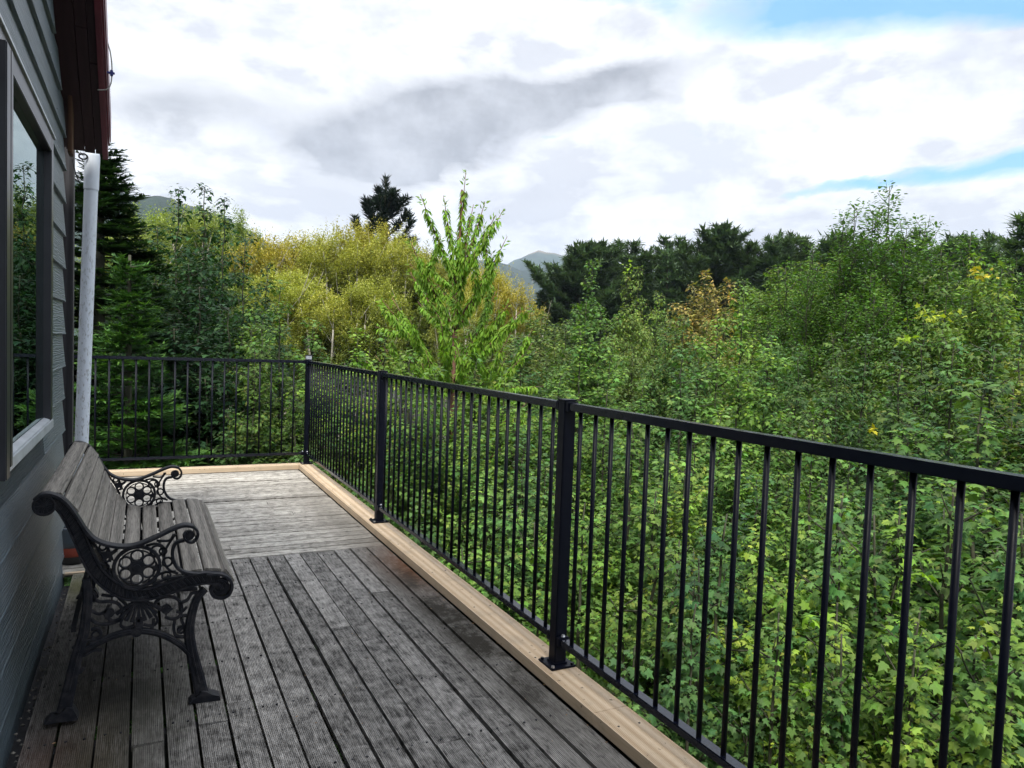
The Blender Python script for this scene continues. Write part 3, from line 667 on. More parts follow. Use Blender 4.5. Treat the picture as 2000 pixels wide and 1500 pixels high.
props(ridge('hill',M['hill_forest'],[-14,-8,-4,-1.4,1.9,5.2,7.15,10,14],[9.8,10.3,9.9,9.45,8.9,8.35,7.6,5.4,3.6],700,260,600,9,3),kind='structure')
props(ridge('mountain',M['hill_grass'],[18,22,24.5,26.5,27.6,28.3,28.9,29.6,31,34,40,50],[3.2,4.2,5.3,6.6,7.2,7.5,7.35,7.3,6.9,6.2,5.8,5],2500,900,1200,30,4),kind='structure')
props(ridge('foothill',M['hill_forest'],[16,20,23.3,24.6,26,27,28.2,30,34,44],[5.9,6.2,6.55,6.6,6.3,5.9,6.1,6.2,5.6,5],1500,400,500,14,5),kind='structure')


# =====================================================================
# VEGETATION
# =====================================================================
def tri_mesh(name,V,F,tint,m):
    me=bpy.data.meshes.new(name); nv,nf=len(V),len(F)
    me.vertices.add(nv); me.vertices.foreach_set('co',V.astype(np.float32).ravel())
    me.loops.add(nf*3); me.loops.foreach_set('vertex_index',F.astype(np.int32).ravel())
    me.polygons.add(nf); me.polygons.foreach_set('loop_start',np.arange(0,nf*3,3,dtype=np.int32)); me.update(calc_edges=True)
    at=me.color_attributes.new('tint','FLOAT_COLOR','POINT'); c=np.ones((nv,4),np.float32); c[:,:3]=tint; at.data.foreach_set('color',c.ravel())
    me.materials.append(m); return me
def T_(v,f): return np.array(v,float),np.array(f,int)
# lobed sycamore leaf: two folded halves of six triangles
_h=[(0,.02,0),(.20,-.06,-.03),(.46,.05,-.10),(.31,.25,-.05),(.56,.52,-.14),(.22,.57,-.06),(0,1,-.16),(0,.42,.03)]
_f=[(0,1,3),(1,2,3),(0,3,7),(7,3,5),(3,4,5),(7,5,6)]
LOBED=T_(_h+[(-x,y,z) for x,y,z in _h],_f+[(a+8,c+8,b_+8) for a,b_,c in _f])
LOBED3=T_([(0,0,0),(.5,.2,-.08),(.24,.42,0),(0,1,-.14),(-.24,.42,0),(-.5,.2,-.08)],[(0,1,2),(0,2,4),(0,4,5),(2,3,4)])
NARROW=T_([(0,0,0),(.17,.35,.04),(0,1,-.12),(-.17,.35,.04),(0,.45,-.02)],[(0,1,4),(1,2,4),(2,3,4),(3,0,4)])
OVAL=T_([(0,0,0),(.24,.3,.05),(.22,.66,.02),(0,1,-.10),(-.22,.66,.02),(-.24,.3,.05),(0,.5,-.03)],[(0,1,6),(1,2,6),(2,3,6),(3,4,6),(4,5,6),(5,0,6)])
BLADE=T_([(-.07,0,0),(.07,0,0),(0,1,-.05)],[(0,1,2)])
DIAM=T_([(0,0,0),(.2,.45,.03),(0,1,-.08),(-.2,.45,.03)],[(0,1,2),(0,2,3)])
def unit(a): return a/np.maximum(np.linalg.norm(a,axis=1,keepdims=True),1e-9)
def scatter(tm,P,D,Nn,S,tint):
    tv,tf=tm; D=unit(D); side=unit(np.cross(D,Nn)); N2=np.cross(side,D); n=len(P); S=np.asarray(S).reshape(-1,1)
    V=P[:,None]+(tv[None,:,0,None]*side[:,None]+tv[None,:,1,None]*D[:,None]+tv[None,:,2,None]*N2[:,None])*S[:,None]
    F=tf[None]+(np.arange(n)*len(tv))[:,None,None]
    return V.reshape(-1,3),F.reshape(-1,3),np.repeat(tint,len(tv),axis=0)
class Wood:
    def __init__(s): s.mb=MB()
    def limb(s,pts,r0,r1,n=5): k=len(pts); s.mb.tube(pts,[r0+(r1-r0)*i/(k-1) for i in range(k)],n,True,1.,(1,0,0))
def curve(p,d,L,n,bend,rg,wob=.12):
    """a shoot from p along d, bending towards the vector bend"""
    d=d/np.linalg.norm(d); out=[p.copy()]; st=L/n
    for i in range(n):
        d=d+bend/n+rg.normal(0,wob,3)/n**.5*.5; d/=np.linalg.norm(d); p=p+d*st; out.append(p.copy())
    return np.array(out)
def resample(P,step,start=0.):
    seg=np.linalg.norm(np.diff(P,axis=0),axis=1); cum=np.concatenate([[0],np.cumsum(seg)])
    s=np.arange(start*cum[-1]+step*.5,cum[-1]+1e-6,step)
    Q=np.stack([np.interp(s,cum,P[:,k]) for k in range(3)],1); i=np.clip(np.searchsorted(cum,s)-1,0,len(seg)-1)
    return Q,unit(np.diff(P,axis=0))[i],s/cum[-1]
UP=np.array([0,0,1.])
def leaf_pairs(paths,step,size,rg,out=.9,along=.25,drop=.35,pet=.5,pairs=2,tilt=.55,start=.15,tipsmall=.5):
    P=[];D=[];Nn=[];S=[];TP=[];global CL; CL=[]
    for k,pa in enumerate(paths):
        Q,T,t=resample(pa,step,start); cl=rg.normal(0,1)
        if not len(Q): continue
        a0=rg.uniform(0,6.28); idx=np.arange(len(Q))
        for q in range(pairs):
            ang=a0+idx*1.57+q*(2*np.pi/pairs)+rg.normal(0,.35,len(Q))
            u=unit(np.cross(T,UP+rg.normal(0,.01,3))); v=np.cross(T,u)
            o=u*np.cos(ang)[:,None]+v*np.sin(ang)[:,None]
            s=size*rg.uniform(.65,1.15,len(Q))*(1-tipsmall*np.clip((t-.6)/.4,0,1)**1.5)
            d=unit(o*out+T*along+rg.normal(0,.15,(len(Q),3))); 
            P.append(Q+(d+UP*.15)*(s*pet)[:,None]); dd=d*np.array([1,1,.55])-UP*drop
            D.append(dd); nn=UP+d*tilt+rg.normal(0,.25,(len(Q),3)); Nn.append(nn); S.append(s); TP.append(t); CL.append(np.full(len(t),cl))
    return map(np.concatenate,(P,D,Nn,S,TP))
def greens(n,rg,base,var=.22,young=None,tp=None,yel=.0):
    c=np.array(base)[None]*(1+rg.normal(0,var,(n,1)))*(1+rg.normal(0,.07,(n,3))); 
    if young is not None:
        k=(np.clip((tp-.72)/.28,0,1)*rg.uniform(.2,1,len(tp)))[:,None]; c=c*(1-k)+np.array(young)[None]*k
    return np.clip(c,.002,.9)
PROTO={}
def finish_tree(key,kind,wood,barkm,V,F,tint,leafm,foliage='crown'):
    t=empty(kind); tr=wood.mb.build('trunk',M[barkm],t,0,True); cr=link(foliage,tri_mesh(foliage,V,F,tint,M[leafm]),t)
    PROTO[key]=[t,tr,cr,0]; return t
def broadleaf(key,kind,seed,H,Rr,leaders,tm,size,step,base,young,barkm='bark_brown',lat=.75,z0=.06,drop=.35,dens=1.,pairs=3,tilt=.55,clear=.0,rt=.055,elev=26,topf=1.9,tier=.36,nbr=4):
    rg=np.random.RandomState(seed); W=Wood(); paths=[]; 
    trunk=curve(np.zeros(3),np.array([rg.normal(0,.04),rg.normal(0,.04),1.]),H*.5,8,UP*.1,rg,.05)
    W.limb(trunk,rt,rt*.55,7)
    stems=[]
    for k in range(leaders):
        th=k*2.4+rg.uniform(-.3,.3); rr=Rr*(.06 if k==0 else rg.uniform(.35,.62)); tz=H*(1. if k==0 else rg.uniform(.80,.97)); zs=trunk[min(8,int(8*rg.uniform(.15,.8)))] if k else trunk[-1]
        p1=np.array([rr*math.cos(th),rr*math.sin(th),tz]); t=np.linspace(0,1,14)[:,None]
        st=zs+(p1-zs)*t; st[:,:2]+=(p1[:2]-zs[:2])*(np.sin(t*np.pi)*.22)+rg.normal(0,.015,(14,2)); stems.append(st); W.limb(st,rt*.55*(1 if k==0 else .8),.006,5)
    stems.append(np.array(trunk))
    for si,st in enumerate(stems):
        Ls=np.linalg.norm(st[-1]-st[0]); zt=st[-1][2]
        Q,T,t=resample(st,tier,.02); Q,T,t=(np.repeat(a,nbr,0) for a in (Q,T,t)); Q=Q+rg.normal(0,.03,Q.shape); az0=rg.uniform(0,6.28)
        for i,(q,tt,tp) in enumerate(zip(Q,T,t)):
            if q[2]<H*max(z0,clear): continue
            rem=(H-q[2])/H; L=Rr*lat*min(1.,(rem*topf+.04)**.7)*rg.uniform(.6,1.15)+.06
            if si==len(stems)-1: L*=1.25
            if q[2]<H*.3: L*=.6+.4*q[2]/(H*.3)
            L=min(L,(zt-q[2])*1.3+.12) if si<len(stems)-1 else L
            a=az0+i*2.4; e=R(rg.normal(elev,10)); d=np.array([math.cos(a)*math.cos(e),math.sin(a)*math.cos(e),math.sin(e)])
            br=curve(q,d,L,6,UP*.25,rg,.18); paths.append(br); W.limb(br,.004+.012*L,.003,4)
            if L>.3:
                n=int(L/.16)
                for j in range(n):
                    f=(j+1)/(n+1); b0=br[int(f*6)]; sd=np.cross(d,UP); sg=1 if j%2 else -1
                    dd=d*.75+sd*sg*.8+UP*.15+rg.normal(0,.12,3); tw=curve(b0,dd,L*(1-f*.6)*.5+.06,4,UP*.2,rg,.2); paths.append(tw)
        if si<len(stems)-1: paths.append(st[int(len(st)*.75):])
    P,D,Nn,S,tp=leaf_pairs(paths,step,size,rg,drop=drop,pairs=pairs,tilt=tilt,pet=.9)
    zz=P[:,2]/H; tint=greens(len(P),rg,base,.2,young,tp*np.clip(zz*1.25,0,1)); cl=np.concatenate(CL)[:,None]; tint=tint*np.exp(cl*np.array([[.24,.17,.10]]))
    V,F,c=scatter(tm,P,D,Nn,S,tint); return finish_tree(key,kind,W,barkm,V,F,c,'leaf')
G1=(.088,.176,.046); YG=(.17,.26,.03)
broadleaf('m0','sycamore',1,7.,.95,4,LOBED,.077,.050,G1,YG)
broadleaf('m1','sycamore',2,7.,.95,3,LOBED,.075,.050,(.098,.184,.048),(.17,.17,.045))
broadleaf('m2','sycamore',3,7.,.95,5,LOBED,.073,.050,(.080,.166,.048),(.13,.20,.03))
broadleaf('n0','sycamore',4,5.2,.75,4,LOBED,.066,.043,(.094,.184,.050),(.16,.24,.04))
broadleaf('n1','sycamore',5,5.2,.75,3,LOBED,.064,.043,(.086,.174,.050),(.14,.17,.04))
broadleaf('w0','sycamore',6,8.,1.5,6,LOBED3,.105,.062,(.094,.178,.046),(.13,.16,.035),lat=.6)
broadleaf('w1','sycamore',8,8.,1.5,7,LOBED3,.102,.062,(.098,.184,.048),(.16,.15,.05),lat=.6)
broadleaf('d0','sycamore',9,8.6,.95,3,LOBED3,.100,.056,(.028,.074,.024),(.05,.09,.03),lat=.7,drop=.55)  # dark sycamores: the clump's shaded side is put into the leaf colour
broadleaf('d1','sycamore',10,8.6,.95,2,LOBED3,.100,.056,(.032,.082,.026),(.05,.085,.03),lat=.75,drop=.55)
def add_tree(key,x,y,ztop,rad,color=(1,1,1),rz=None,first=None,lean=(0,0),H=None,Rr=None):
    t,tr,cr,used=PROTO[key]; base=float(terrain_z(np.array(x),np.array(y)))-.05
    if used: t2=t.copy(); C.objects.link(t2); parts=[]
    else: t2=t
    if used:
        for ch in (tr,cr): c=ch.copy(); C.objects.link(c); c.parent=t2; parts.append(c)
    else: parts=[tr,cr]
    PROTO[key][3]+=1
    for k in ('label','category','group'):
        if k in t2: del t2[k]
    t2.location=(x,y,base); sxy=rad/Rr; sz=(ztop-base)/H; t2.scale=(sxy,sxy,sz); t2.rotation_euler=(lean[0],lean[1],rnd.uniform(0,6.28) if rz is None else rz)
    parts[1].color=(*color,1); return t2
MAPLES=[
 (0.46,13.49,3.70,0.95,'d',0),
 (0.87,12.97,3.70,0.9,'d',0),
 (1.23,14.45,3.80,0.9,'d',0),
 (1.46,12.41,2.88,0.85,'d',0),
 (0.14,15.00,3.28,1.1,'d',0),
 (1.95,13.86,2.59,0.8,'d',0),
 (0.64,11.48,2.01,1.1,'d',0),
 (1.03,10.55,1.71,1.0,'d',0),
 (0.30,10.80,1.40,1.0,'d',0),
 (1.70,10.87,2.04,0.85,'m',1),
 (1.26,9.52,1.44,0.8,'m',1),
 (2.15,10.38,1.55,0.85,'m',1),
 (2.43,9.49,1.39,0.8,'m',2),
 (0.89,9.56,0.80,0.8,'m',0),
 (0.44,9.59,0.42,0.8,'m',0),
 (1.60,9.16,1.02,0.8,'m',1),
 (-0.05,9.80,0.22,0.8,'m',1),
 (2.02,8.67,0.86,0.75,'m',1),
 (-0.43,9.99,0.02,0.8,'m',0),
 (2.61,8.82,1.36,0.8,'m',2),
 (2.80,8.13,1.20,0.8,'m',2),
 (2.80,7.28,0.95,0.75,'m',1),
 (3.46,7.87,1.16,0.85,'m',1),
 (5.20,10.26,1.53,1.0,'m',0),
 (3.58,7.15,0.96,0.8,'m',1),
 (6.72,14.52,2.04,1.5,'w',3),
 (9.37,17.67,2.61,1.7,'w',3),
 (8.59,14.67,2.26,1.5,'w',3),
 (5.90,10.45,1.48,1.1,'w',0),
 (6.19,9.69,2.66,0.75,'m',1),
 (5.50,8.94,1.62,0.9,'m',1),
 (9.12,12.53,3.06,0.8,'w',3),
 (7.88,11.57,2.12,1.2,'w',3),
 (10.40,13.45,2.50,1.6,'w',3),
 (11.44,13.25,3.19,1.35,'w',4),
 (8.23,10.07,2.01,1.2,'w',0),
 (6.46,6.69,2.04,0.75,'m',2),
 (9.46,10.32,2.54,1.0,'w',3),
 (8.60,8.37,2.14,1.0,'w',0),
 (5.51,7.49,1.29,0.85,'m',1),
 (5.50,6.61,1.31,0.8,'m',0),
 (4.33,6.49,1.06,0.75,'m',2),
 (4.20,7.28,0.97,0.8,'m',1),
 (17.76,16.14,4.21,2.2,'w',2),
 (19.20,18.99,4.40,2.2,'w',2),
 (19.94,16.68,4.60,2.2,'w',2),
 (6.65,6.06,1.59,0.85,'m',0),
 (8.08,6.71,1.91,1.0,'w',1),
 (6.65,5.13,1.59,0.8,'m',0),
 (5.50,4.64,1.22,0.75,'m',1),
 (5.36,5.10,1.10,0.75,'m',2),
 (5.10,5.50,1.07,0.75,'m',1),
 (7.24,5.00,1.88,0.9,'m',1),
 (9.64,6.27,2.66,1.1,'w',1),
 (10.63,6.58,2.85,1.1,'w',2),
 (5.87,4.17,1.33,0.8,'m',0),
 (6.26,3.94,1.52,0.8,'m',0),
 (11.68,6.77,2.49,1.3,'w',0),
 (8.42,4.60,1.93,1.0,'m',3),
 (5.88,3.41,1.36,0.8,'m',0),
 (12.42,6.46,2.83,1.4,'w',0),
 (6.25,3.14,1.45,0.9,'m',3),
 (2.30,7.45,0.61,0.75,'m',1),
 (2.78,6.64,0.63,0.75,'m',1),
 (3.09,5.83,0.66,0.75,'m',0),
 (3.24,5.29,0.67,0.7,'m',2),
 (3.66,5.01,0.83,0.7,'m',1),
 (3.82,4.49,0.79,0.7,'m',2),
 (3.95,3.97,0.81,0.7,'m',0),
 (4.21,3.70,0.84,0.7,'m',1),
 (4.35,3.36,0.90,0.75,'m',0),
 (4.63,3.15,0.99,0.75,'m',0),
 (4.64,2.76,1.03,0.8,'m',1),
 (4.79,2.49,1.05,0.8,'m',0),
 (2.64,5.61,0.26,0.7,'n',1),
 (2.72,4.20,0.28,0.6,'n',2),
 (2.98,3.76,0.42,0.6,'n',1),
 (2.98,3.24,0.40,0.6,'n',0),
 (3.18,3.04,0.40,0.55,'n',2),
 (3.39,2.81,0.58,0.6,'n',1),
 (3.41,2.45,0.59,0.6,'n',2),
 (3.64,2.29,0.72,0.65,'n',1),
 (3.51,1.92,0.65,0.65,'n',1),
 (3.95,1.94,0.76,0.7,'n',0),
 (2.34,6.39,-0.05,0.6,'n',0),
 (2.12,7.92,0.00,0.6,'n',1),
 (2.43,2.79,0.07,0.5,'n',0),
 (2.62,2.47,0.11,0.5,'n',1),
 (2.83,2.23,0.21,0.5,'n',2),
 (2.92,1.93,0.30,0.5,'n',1),
 (2.98,1.64,0.39,0.55,'n',2),
]
WILLOWS=[
 (0.36,40.00,7.91,2.6,0),
 (1.64,35.96,7.56,2.4,0),
 (3.17,37.87,7.90,2.4,0),
 (4.97,35.66,6.59,2.4,1),
 (7.26,39.34,6.80,2.6,1),
 (7.67,34.15,6.33,2.4,0),
 (9.51,35.76,7.09,2.6,1),
 (10.05,32.48,6.32,2.2,0),
 (5.07,30.58,4.21,2.0,0),
 (6.44,29.30,3.41,2.0,0),
 (13.21,33.49,5.59,2.0,2),
 (12.47,35.89,6.27,2.0,2),
 (13.58,30.08,4.96,1.8,1),
 (14.18,28.68,4.24,1.6,1),
 (3.68,33.80,4.79,2.2,0),
 (11.61,27.66,3.67,1.6,0),
 (7.96,28.93,3.90,1.8,0),
 (-0.80,33.99,5.86,2.4,0),
]
PINES=[
 (32.83,61.82,5.13,2.6,0),
 (32.00,57.73,7.45,2.4,0),
 (34.21,58.77,9.31,2.6,0),
 (33.44,54.57,10.97,3.2,2),
 (35.75,55.48,11.26,3.0,2),
 (39.40,57.86,11.28,2.6,1),
 (38.22,53.81,10.37,3.0,1),
 (38.14,51.39,10.89,3.0,0),
 (42.59,55.55,10.20,2.6,1),
 (40.93,51.78,11.38,2.4,0),
 (44.38,54.13,12.69,2.8,1),
 (41.32,48.87,10.74,2.8,0),
 (44.84,51.12,13.08,3.6,2),
 (48.99,52.77,13.46,2.8,0),
 (45.60,47.72,11.66,3.4,1),
 (45.18,45.33,11.62,3.4,1),
 (50.23,48.75,13.29,2.6,0),
 (49.52,46.60,12.75,2.4,0),
 (53.30,48.41,13.02,2.4,0),
 (49.88,43.22,12.25,3.4,1),
 (49.12,41.03,11.97,3.6,1),
 (54.66,43.73,11.44,3.0,0),
 (53.93,41.41,10.69,3.0,1),
 (57.93,42.76,11.64,3.0,0),
 (49.36,34.11,9.85,3.0,1),
 (35.20,22.91,8.48,1.8,0),
 (39.08,24.27,8.44,1.9,2),
 (37.78,22.56,7.96,2.4,1),
 (34.75,19.81,9.16,2.9,0),
 (37.20,19.50,7.98,2.8,0),
 (47.25,33.64,8.55,2.8,1),
 (42.66,34.72,6.19,2.8,0),
 (28.64,50.44,3.73,2.6,1),
]

HR={'m':(7.,.95),'n':(5.2,.75),'w':(8.,1.5),'d':(8.6,.95)}; NV={'m':3,'n':2,'w':2,'d':2}
TINTS={0:(.85,.93,1.),1:(1.1,1.08,.9),2:(1.42,1.3,.85),3:(1.35,1.12,.95),4:(2.2,1.1,1.2)}
LAB={
 0:('slender dark sycamore, leftmost leafy tip above the railing beside the spruce',None),
 2:('slender dark sycamore with the tallest leaf tuft against the distant left hill',None),
 3:('dark sycamore crown directly left of the yellow willows',None),
}
WLAB={13:'small orange-yellow willow at the right end of the willow mass beside the pines',12:'orange-tinged willow right behind the cherry tree',0:'pale yellow willow top showing against the left hill beside the spruce',3:'golden willow just right of the dark slender sycamores',10:'grey-brown thin willow between the lone pine and the cherry shoots',6:'yellow willow standing in front of the lone dark pine',15:'yellow willow low on the right of the cherry trunk'}
PLAB={28:'tall dark conical conifer standing tallest at the right edge of the view',12:'broad dark pine tallest in the middle of the skyline row',3:'broad dark pine at the left end of the skyline row',25:'small pointed conifer just right of the tallest bushy tree',26:'ragged small pine between the pointed conifer and the tall right-edge conifer',27:'dark full conifer leaning against the tall right-edge conifer',2:'low dark pine beside the gap with the mountain',30:'pine behind the right shoulder of the tallest bushy tree',4:'round-topped ragged pine second from the left end of the skyline row',13:'slim conical pine right beside the broadest skyline pine'}
LAB.update({
 1:('dark slender sycamore whose twin tips stand highest in front of the left hill',None),
 4:('dark sycamore pressed against the right side of the tall spruce',None),
 5:('dark sycamore at the foot of the golden willow',None),
 9:('light sycamore spire in front of the willows, left of the corner post top',None),
 11:('light sycamore directly above the corner post of the railing',None),
 12:('yellow-green sycamore in front of the leaning pale willow trunks',None),
 19:('yellow-green sycamore just right of the corner post, over the railing top',None),
 20:('yellow-green sycamore at the left foot of the cherry tree',None),
 22:('leafy sycamore at the foot of the cherry tree',None),
 25:('olive-green sycamore right behind the cherry tree',None),
 29:('slim pointed sycamore spire in front of the dark pines left of centre',None),
 31:('thin sycamore spire with a yellow-green tip before the pines',None),
 34:('sycamore with reddish-brown young leaves on its crown',None),
 36:('slender sycamore with a visible dark stem rising behind the second rail post',None),
 43:('largest rounded bright green tree under the pines',None),
 53:('sycamore with an orange-yellow shoot near its top at the right',None),
 55:('sycamore carrying a bright yellow flat spray of leaves',None),
 57:('broad green sycamore at the foot of the tall right-edge conifer',None),
})

def region(i,x,y,z,kk):
    az=math.degrees(math.atan2(x,y)); d=math.hypot(x,y)
    if kk=='d': return 'dark slender sycamore in the shady clump right of the spruce','dark sycamores between the spruce and the willows'
    if kk=='n': return 'low bright green sycamore growing close under the deck railing','low sycamores just below the deck'
    if az<12: return 'leafy green sycamore behind the end run of the railing','sycamores behind the end railing'
    if az<24: return 'light green sycamore between the end of the deck and the willows','sycamores in front of the willows'
    if kk=='m' and z<1.45: return 'bushy green sycamore with its top just above the side handrail','sycamores level with the side railing'
    if kk=='w' and d>20: return 'rounded bright green tree on the slope under the dark pines','round green trees under the pines'
    if az<44: return 'green sycamore in the thicket below the row of pines','sycamores below the pine row'
    return 'green sycamore in the thicket around the tall pear-like tree','sycamores around the tall oval-leaved tree'
MT=[]; REG={}
for i,(x,y,z,r_,kk,ti) in enumerate(MAPLES):
    if i not in LAB and kk in 'mw': z+=rnd.uniform(-.55,.12)*(1 if math.hypot(x,y)<20 else .5); r_*=rnd.uniform(.8,1.05)
    key=kk+str(i%NV[kk]); H_,R_=HR[kk]; c=np.array(TINTS[ti])*np.array([rnd.uniform(.72,1.3)]*3)*np.array([rnd.uniform(.94,1.06),1,rnd.uniform(.9,1.1)])
    if x<1.9 and 9<y<12: c=c*.72  # house shadow painted into the leaf tint behind the end railing
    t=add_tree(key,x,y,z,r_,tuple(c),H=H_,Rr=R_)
    MT.append((x,y,t))
    if i in LAB and LAB[i]: props(t,LAB[i][0],'tree','sycamores')
    else:
        l,g_=region(i,x,y,z,kk); props(t,l,'tree',g_)
        REG.setdefault(g_,[]).append((math.atan2(x,y),math.hypot(x,y),z,t))

ORD='first second third fourth fifth sixth seventh eighth ninth tenth eleventh twelfth thirteenth fourteenth fifteenth sixteenth seventeenth eighteenth nineteenth twentieth'.split()
def order(items,fmt):      # items sorted from left to right get the n-th label
    for k,q in enumerate(sorted(items,key=lambda q:q[0])): q[-1]['label']=fmt%ORD[k]
for g_,it in REG.items():
    if g_.startswith('low'):
        order([q for q in it if q[2]<.4 and q[1]<4.5],'%s low sycamore past the near rail post, in the row closest below the deck'); order([q for q in it if not(q[2]<.4 and q[1]<4.5)],'%s low sycamore from the corner post in the second row below the deck')
    elif g_.startswith('sycamores level'):
        order([q for q in it if q[1]<6.6],'%s sycamore from the corner post among those topping out at the side handrail'); order([q for q in it if q[1]>=6.6],'%s sycamore from the corner post in the row just above the side handrail')
    elif 'around' in g_: order(it,'%s green sycamore rightwards in the thicket around the tall oval-leaved tree')
    elif 'pine row' in g_: order(it,'%s sycamore from the cherry tree in the thicket below the dark pines')
    elif 'end railing' in g_: order(it,'%s leafy green sycamore from the downpipe behind the end run of railing')
    elif 'in front of the willows' in g_: order(it,'%s light green sycamore rightwards between the corner post and the cherry tree')
    elif g_.startswith('dark'): order(it,'%s dark slender sycamore from the spruce in the shady clump before the willows')
    elif 'round green' in g_: order(it,'%s rounded bright green tree from the left on the slope under the pines')
# yellowing shoots at the ends of some sycamore branches
def spray(x,y,z,w_,h_,n,col,size):
    rg=np.random.RandomState(int(x*100)); P=np.stack([rg.normal(0,w_*.5,n),rg.normal(0,w_*.5,n),rg.normal(0,h_*.5,n)],1)
    D=P/np.array([w_,w_,h_])+rg.normal(0,.5,(n,3)); D[:,2]-=.3; V,F,c=scatter(LOBED,P,D,UP+rg.normal(0,.3,(n,3)),rg.uniform(.5,1.,n)*size*.85,np.clip(np.array(col)*(1+rg.normal(0,.15,(n,1))),0,.9))
    t=min(MT,key=lambda q:(q[0]-x)**2+(q[1]-y)**2)[2]; o=link('yellow_spray',tri_mesh('yellow_spray',V,F,c,M['leaf']),t); o['label']='yellowing leafy shoot'
    o.location=(x,y,z); o.matrix_parent_inverse=Matrix.LocRotScale(t.location,t.rotation_euler,t.scale).inverted()
for a in ((6.70,4.50,1.74,.20,.05,34,(.32,.38,.03),.075),(5.72,4.05,1.48,.10,.05,20,(.24,.36,.03),.07),(9.95,6.1,2.50,.16,.08,22,(.42,.36,.03),.085),(4.05,3.08,.88,.04,.02,8,(.42,.38,.02),.055),(8.5,12.0,2.95,.10,.10,18,(.24,.38,.03),.09),(2.68,2.30,-.16,.04,.02,8,(.18,.34,.03),.07),(2.52,2.16,.22,.04,.02,8,(.20,.36,.03),.07),(2.92,1.96,.42,.05,.02,9,(.20,.36,.03),.07)): spray(*a)

# ---- upright cherry with drooping leaves along long shoots
def cherry():
    rg=np.random.RandomState(31); W=Wood(); zt=3.65; base=-4.6; H_=zt-base; tr=curve(np.zeros(3),np.array([.03,0,1.]),H_-.25,16,UP*.02,rg,.03); tr[:,2]*=(H_-.25)/tr[-1,2]
    W.limb(tr,.075,.012,8); paths=[]; tips=[]
    def P_at(z): return np.array([np.interp(z,tr[:,2],tr[:,k]) for k in range(3)])
    q=curve(P_at(H_-1.75),UP+np.array([.02,0,0]),1.75,8,UP*.1,rg,.04); paths.append(q); W.limb(q,.014,.004,5)
    whorls=[(H_-1.45,[(2.2,78,1.25,1),(.35,62,1.25,1),(.9,52,1.35,1),(3.4,56,1.30,1),(5.2,50,1.0,1),(-.1,55,1.2,.9)]),
            (H_-2.15,[(k*1.05+.2,rg.uniform(46,58),rg.uniform(1.1,1.5),1) for k in range(6)]),
            (H_-2.9,[(k*.9+.5,rg.uniform(36,50),rg.uniform(1.3,1.8),1) for k in range(7)]),
            (H_-3.6,[(k*.8,rg.uniform(32,46),rg.uniform(1.4,2.0),1) for k in range(8)]),
            (H_-4.3,[(k*.8+.3,rg.uniform(28,42),rg.uniform(1.4,2.0),1) for k in range(8)]),
            (H_-5.1,[(k*.8,rg.uniform(28,44),rg.uniform(1.1,1.6),1) for k in range(8)]),
            (H_-5.9,[(k*.8+.2,rg.uniform(28,44),rg.uniform(1.0,1.5),1) for k in range(8)])]
    for z,l in whorls:
        for a,e,L,_ in l:
            e=R(e); d=np.array([math.cos(a)*math.cos(e),math.sin(a)*math.cos(e),math.sin(e)]); b0=P_at(z+rg.uniform(-.12,.12))
            q=curve(b0,d,L,8,UP*.22,rg,.07); paths.append(q); W.limb(q,.016,.004,5)
            if L>1.2 and z<H_-2:
                for j in (3,5):
                    q2=curve(q[j],d+rg.normal(0,.45,3),L*.45,4,UP*.3,rg,.1); paths.append(q2); W.limb(q2,.007,.003,4)
    Ps=[];Ds=[];Ns=[];Ss=[];TP=[]
    for pa in paths:
        Q,T,t=resample(pa,.0040,.10); n=len(Q); keep=rg.rand(n)<np.where(t>.86,.22,1.); Q,T,t=Q[keep],T[keep],t[keep]; n=len(Q)
        ang=rg.uniform(0,6.28,n); u=unit(np.cross(T,UP+np.array([.05,.02,0]))); v=np.cross(T,u); o=u*np.cos(ang)[:,None]+v*np.sin(ang)[:,None]
        up_=t>.86; dd=np.where(up_[:,None],o*.9+T*.7-UP*.15,o*.62-UP*.75+rg.normal(0,.12,(n,3)))
        s=rg.uniform(.068,.105,n)*np.where(up_,.8,1.); Ps.append(Q+o*.018); Ds.append(dd); Ns.append(o+UP*.35+rg.normal(0,.2,(n,3))); Ss.append(s); TP.append(t)
    P,D,Nn,S,t=map(np.concatenate,(Ps,Ds,Ns,Ss,TP)); tint=greens(len(P),rg,(.165,.30,.028),.2,(.17,.27,.04),t*.9)
    V,F,c=scatter(NARROW,P,D,Nn,S,tint); t_=finish_tree('cherry','cherry_tree',W,'bark_red',V,F,c,'leaf'); return t_,base
ct,cb=cherry(); ct.location=(3.65,9.31,cb); ct.rotation_euler=(0,0,.05)
props(ct,'young cherry tree with upright shoots sheathed in drooping bright leaves, rising above the thicket','tree')

# ---- tall oval-leaved tree at the right
broadleaf('bush','pear_tree',41,9.4,1.75,10,OVAL,.095,.048,(.085,.178,.036),(.12,.19,.05),lat=.62,drop=-.05,tilt=.2,pairs=2,elev=54,topf=2.7,tier=.16,nbr=1)
t=add_tree('bush',11.96,9.05,4.46,1.75,(1.,1.,1.),rz=.6,H=9.4,Rr=1.75); props(t,'tall bushy oval-leaved tree standing highest above the thicket in front of the pines','tree')
for (x,y,z,r_,l) in ((12.6,8.0,3.5,1.5,'oval-leaved tree filling the right flank of the tallest bushy tree'),(11.1,9.8,3.4,1.4,'oval-leaved tree filling the left flank of the tallest bushy tree'),(10.6,8.2,2.7,1.4,'shorter oval-leaved tree in front of the tallest bushy tree')):
    t=add_tree('bush',x,y,z,r_,(1.02,1.02,.95),H=9.4,Rr=1.75); props(t,l,'tree','oval-leaved trees')

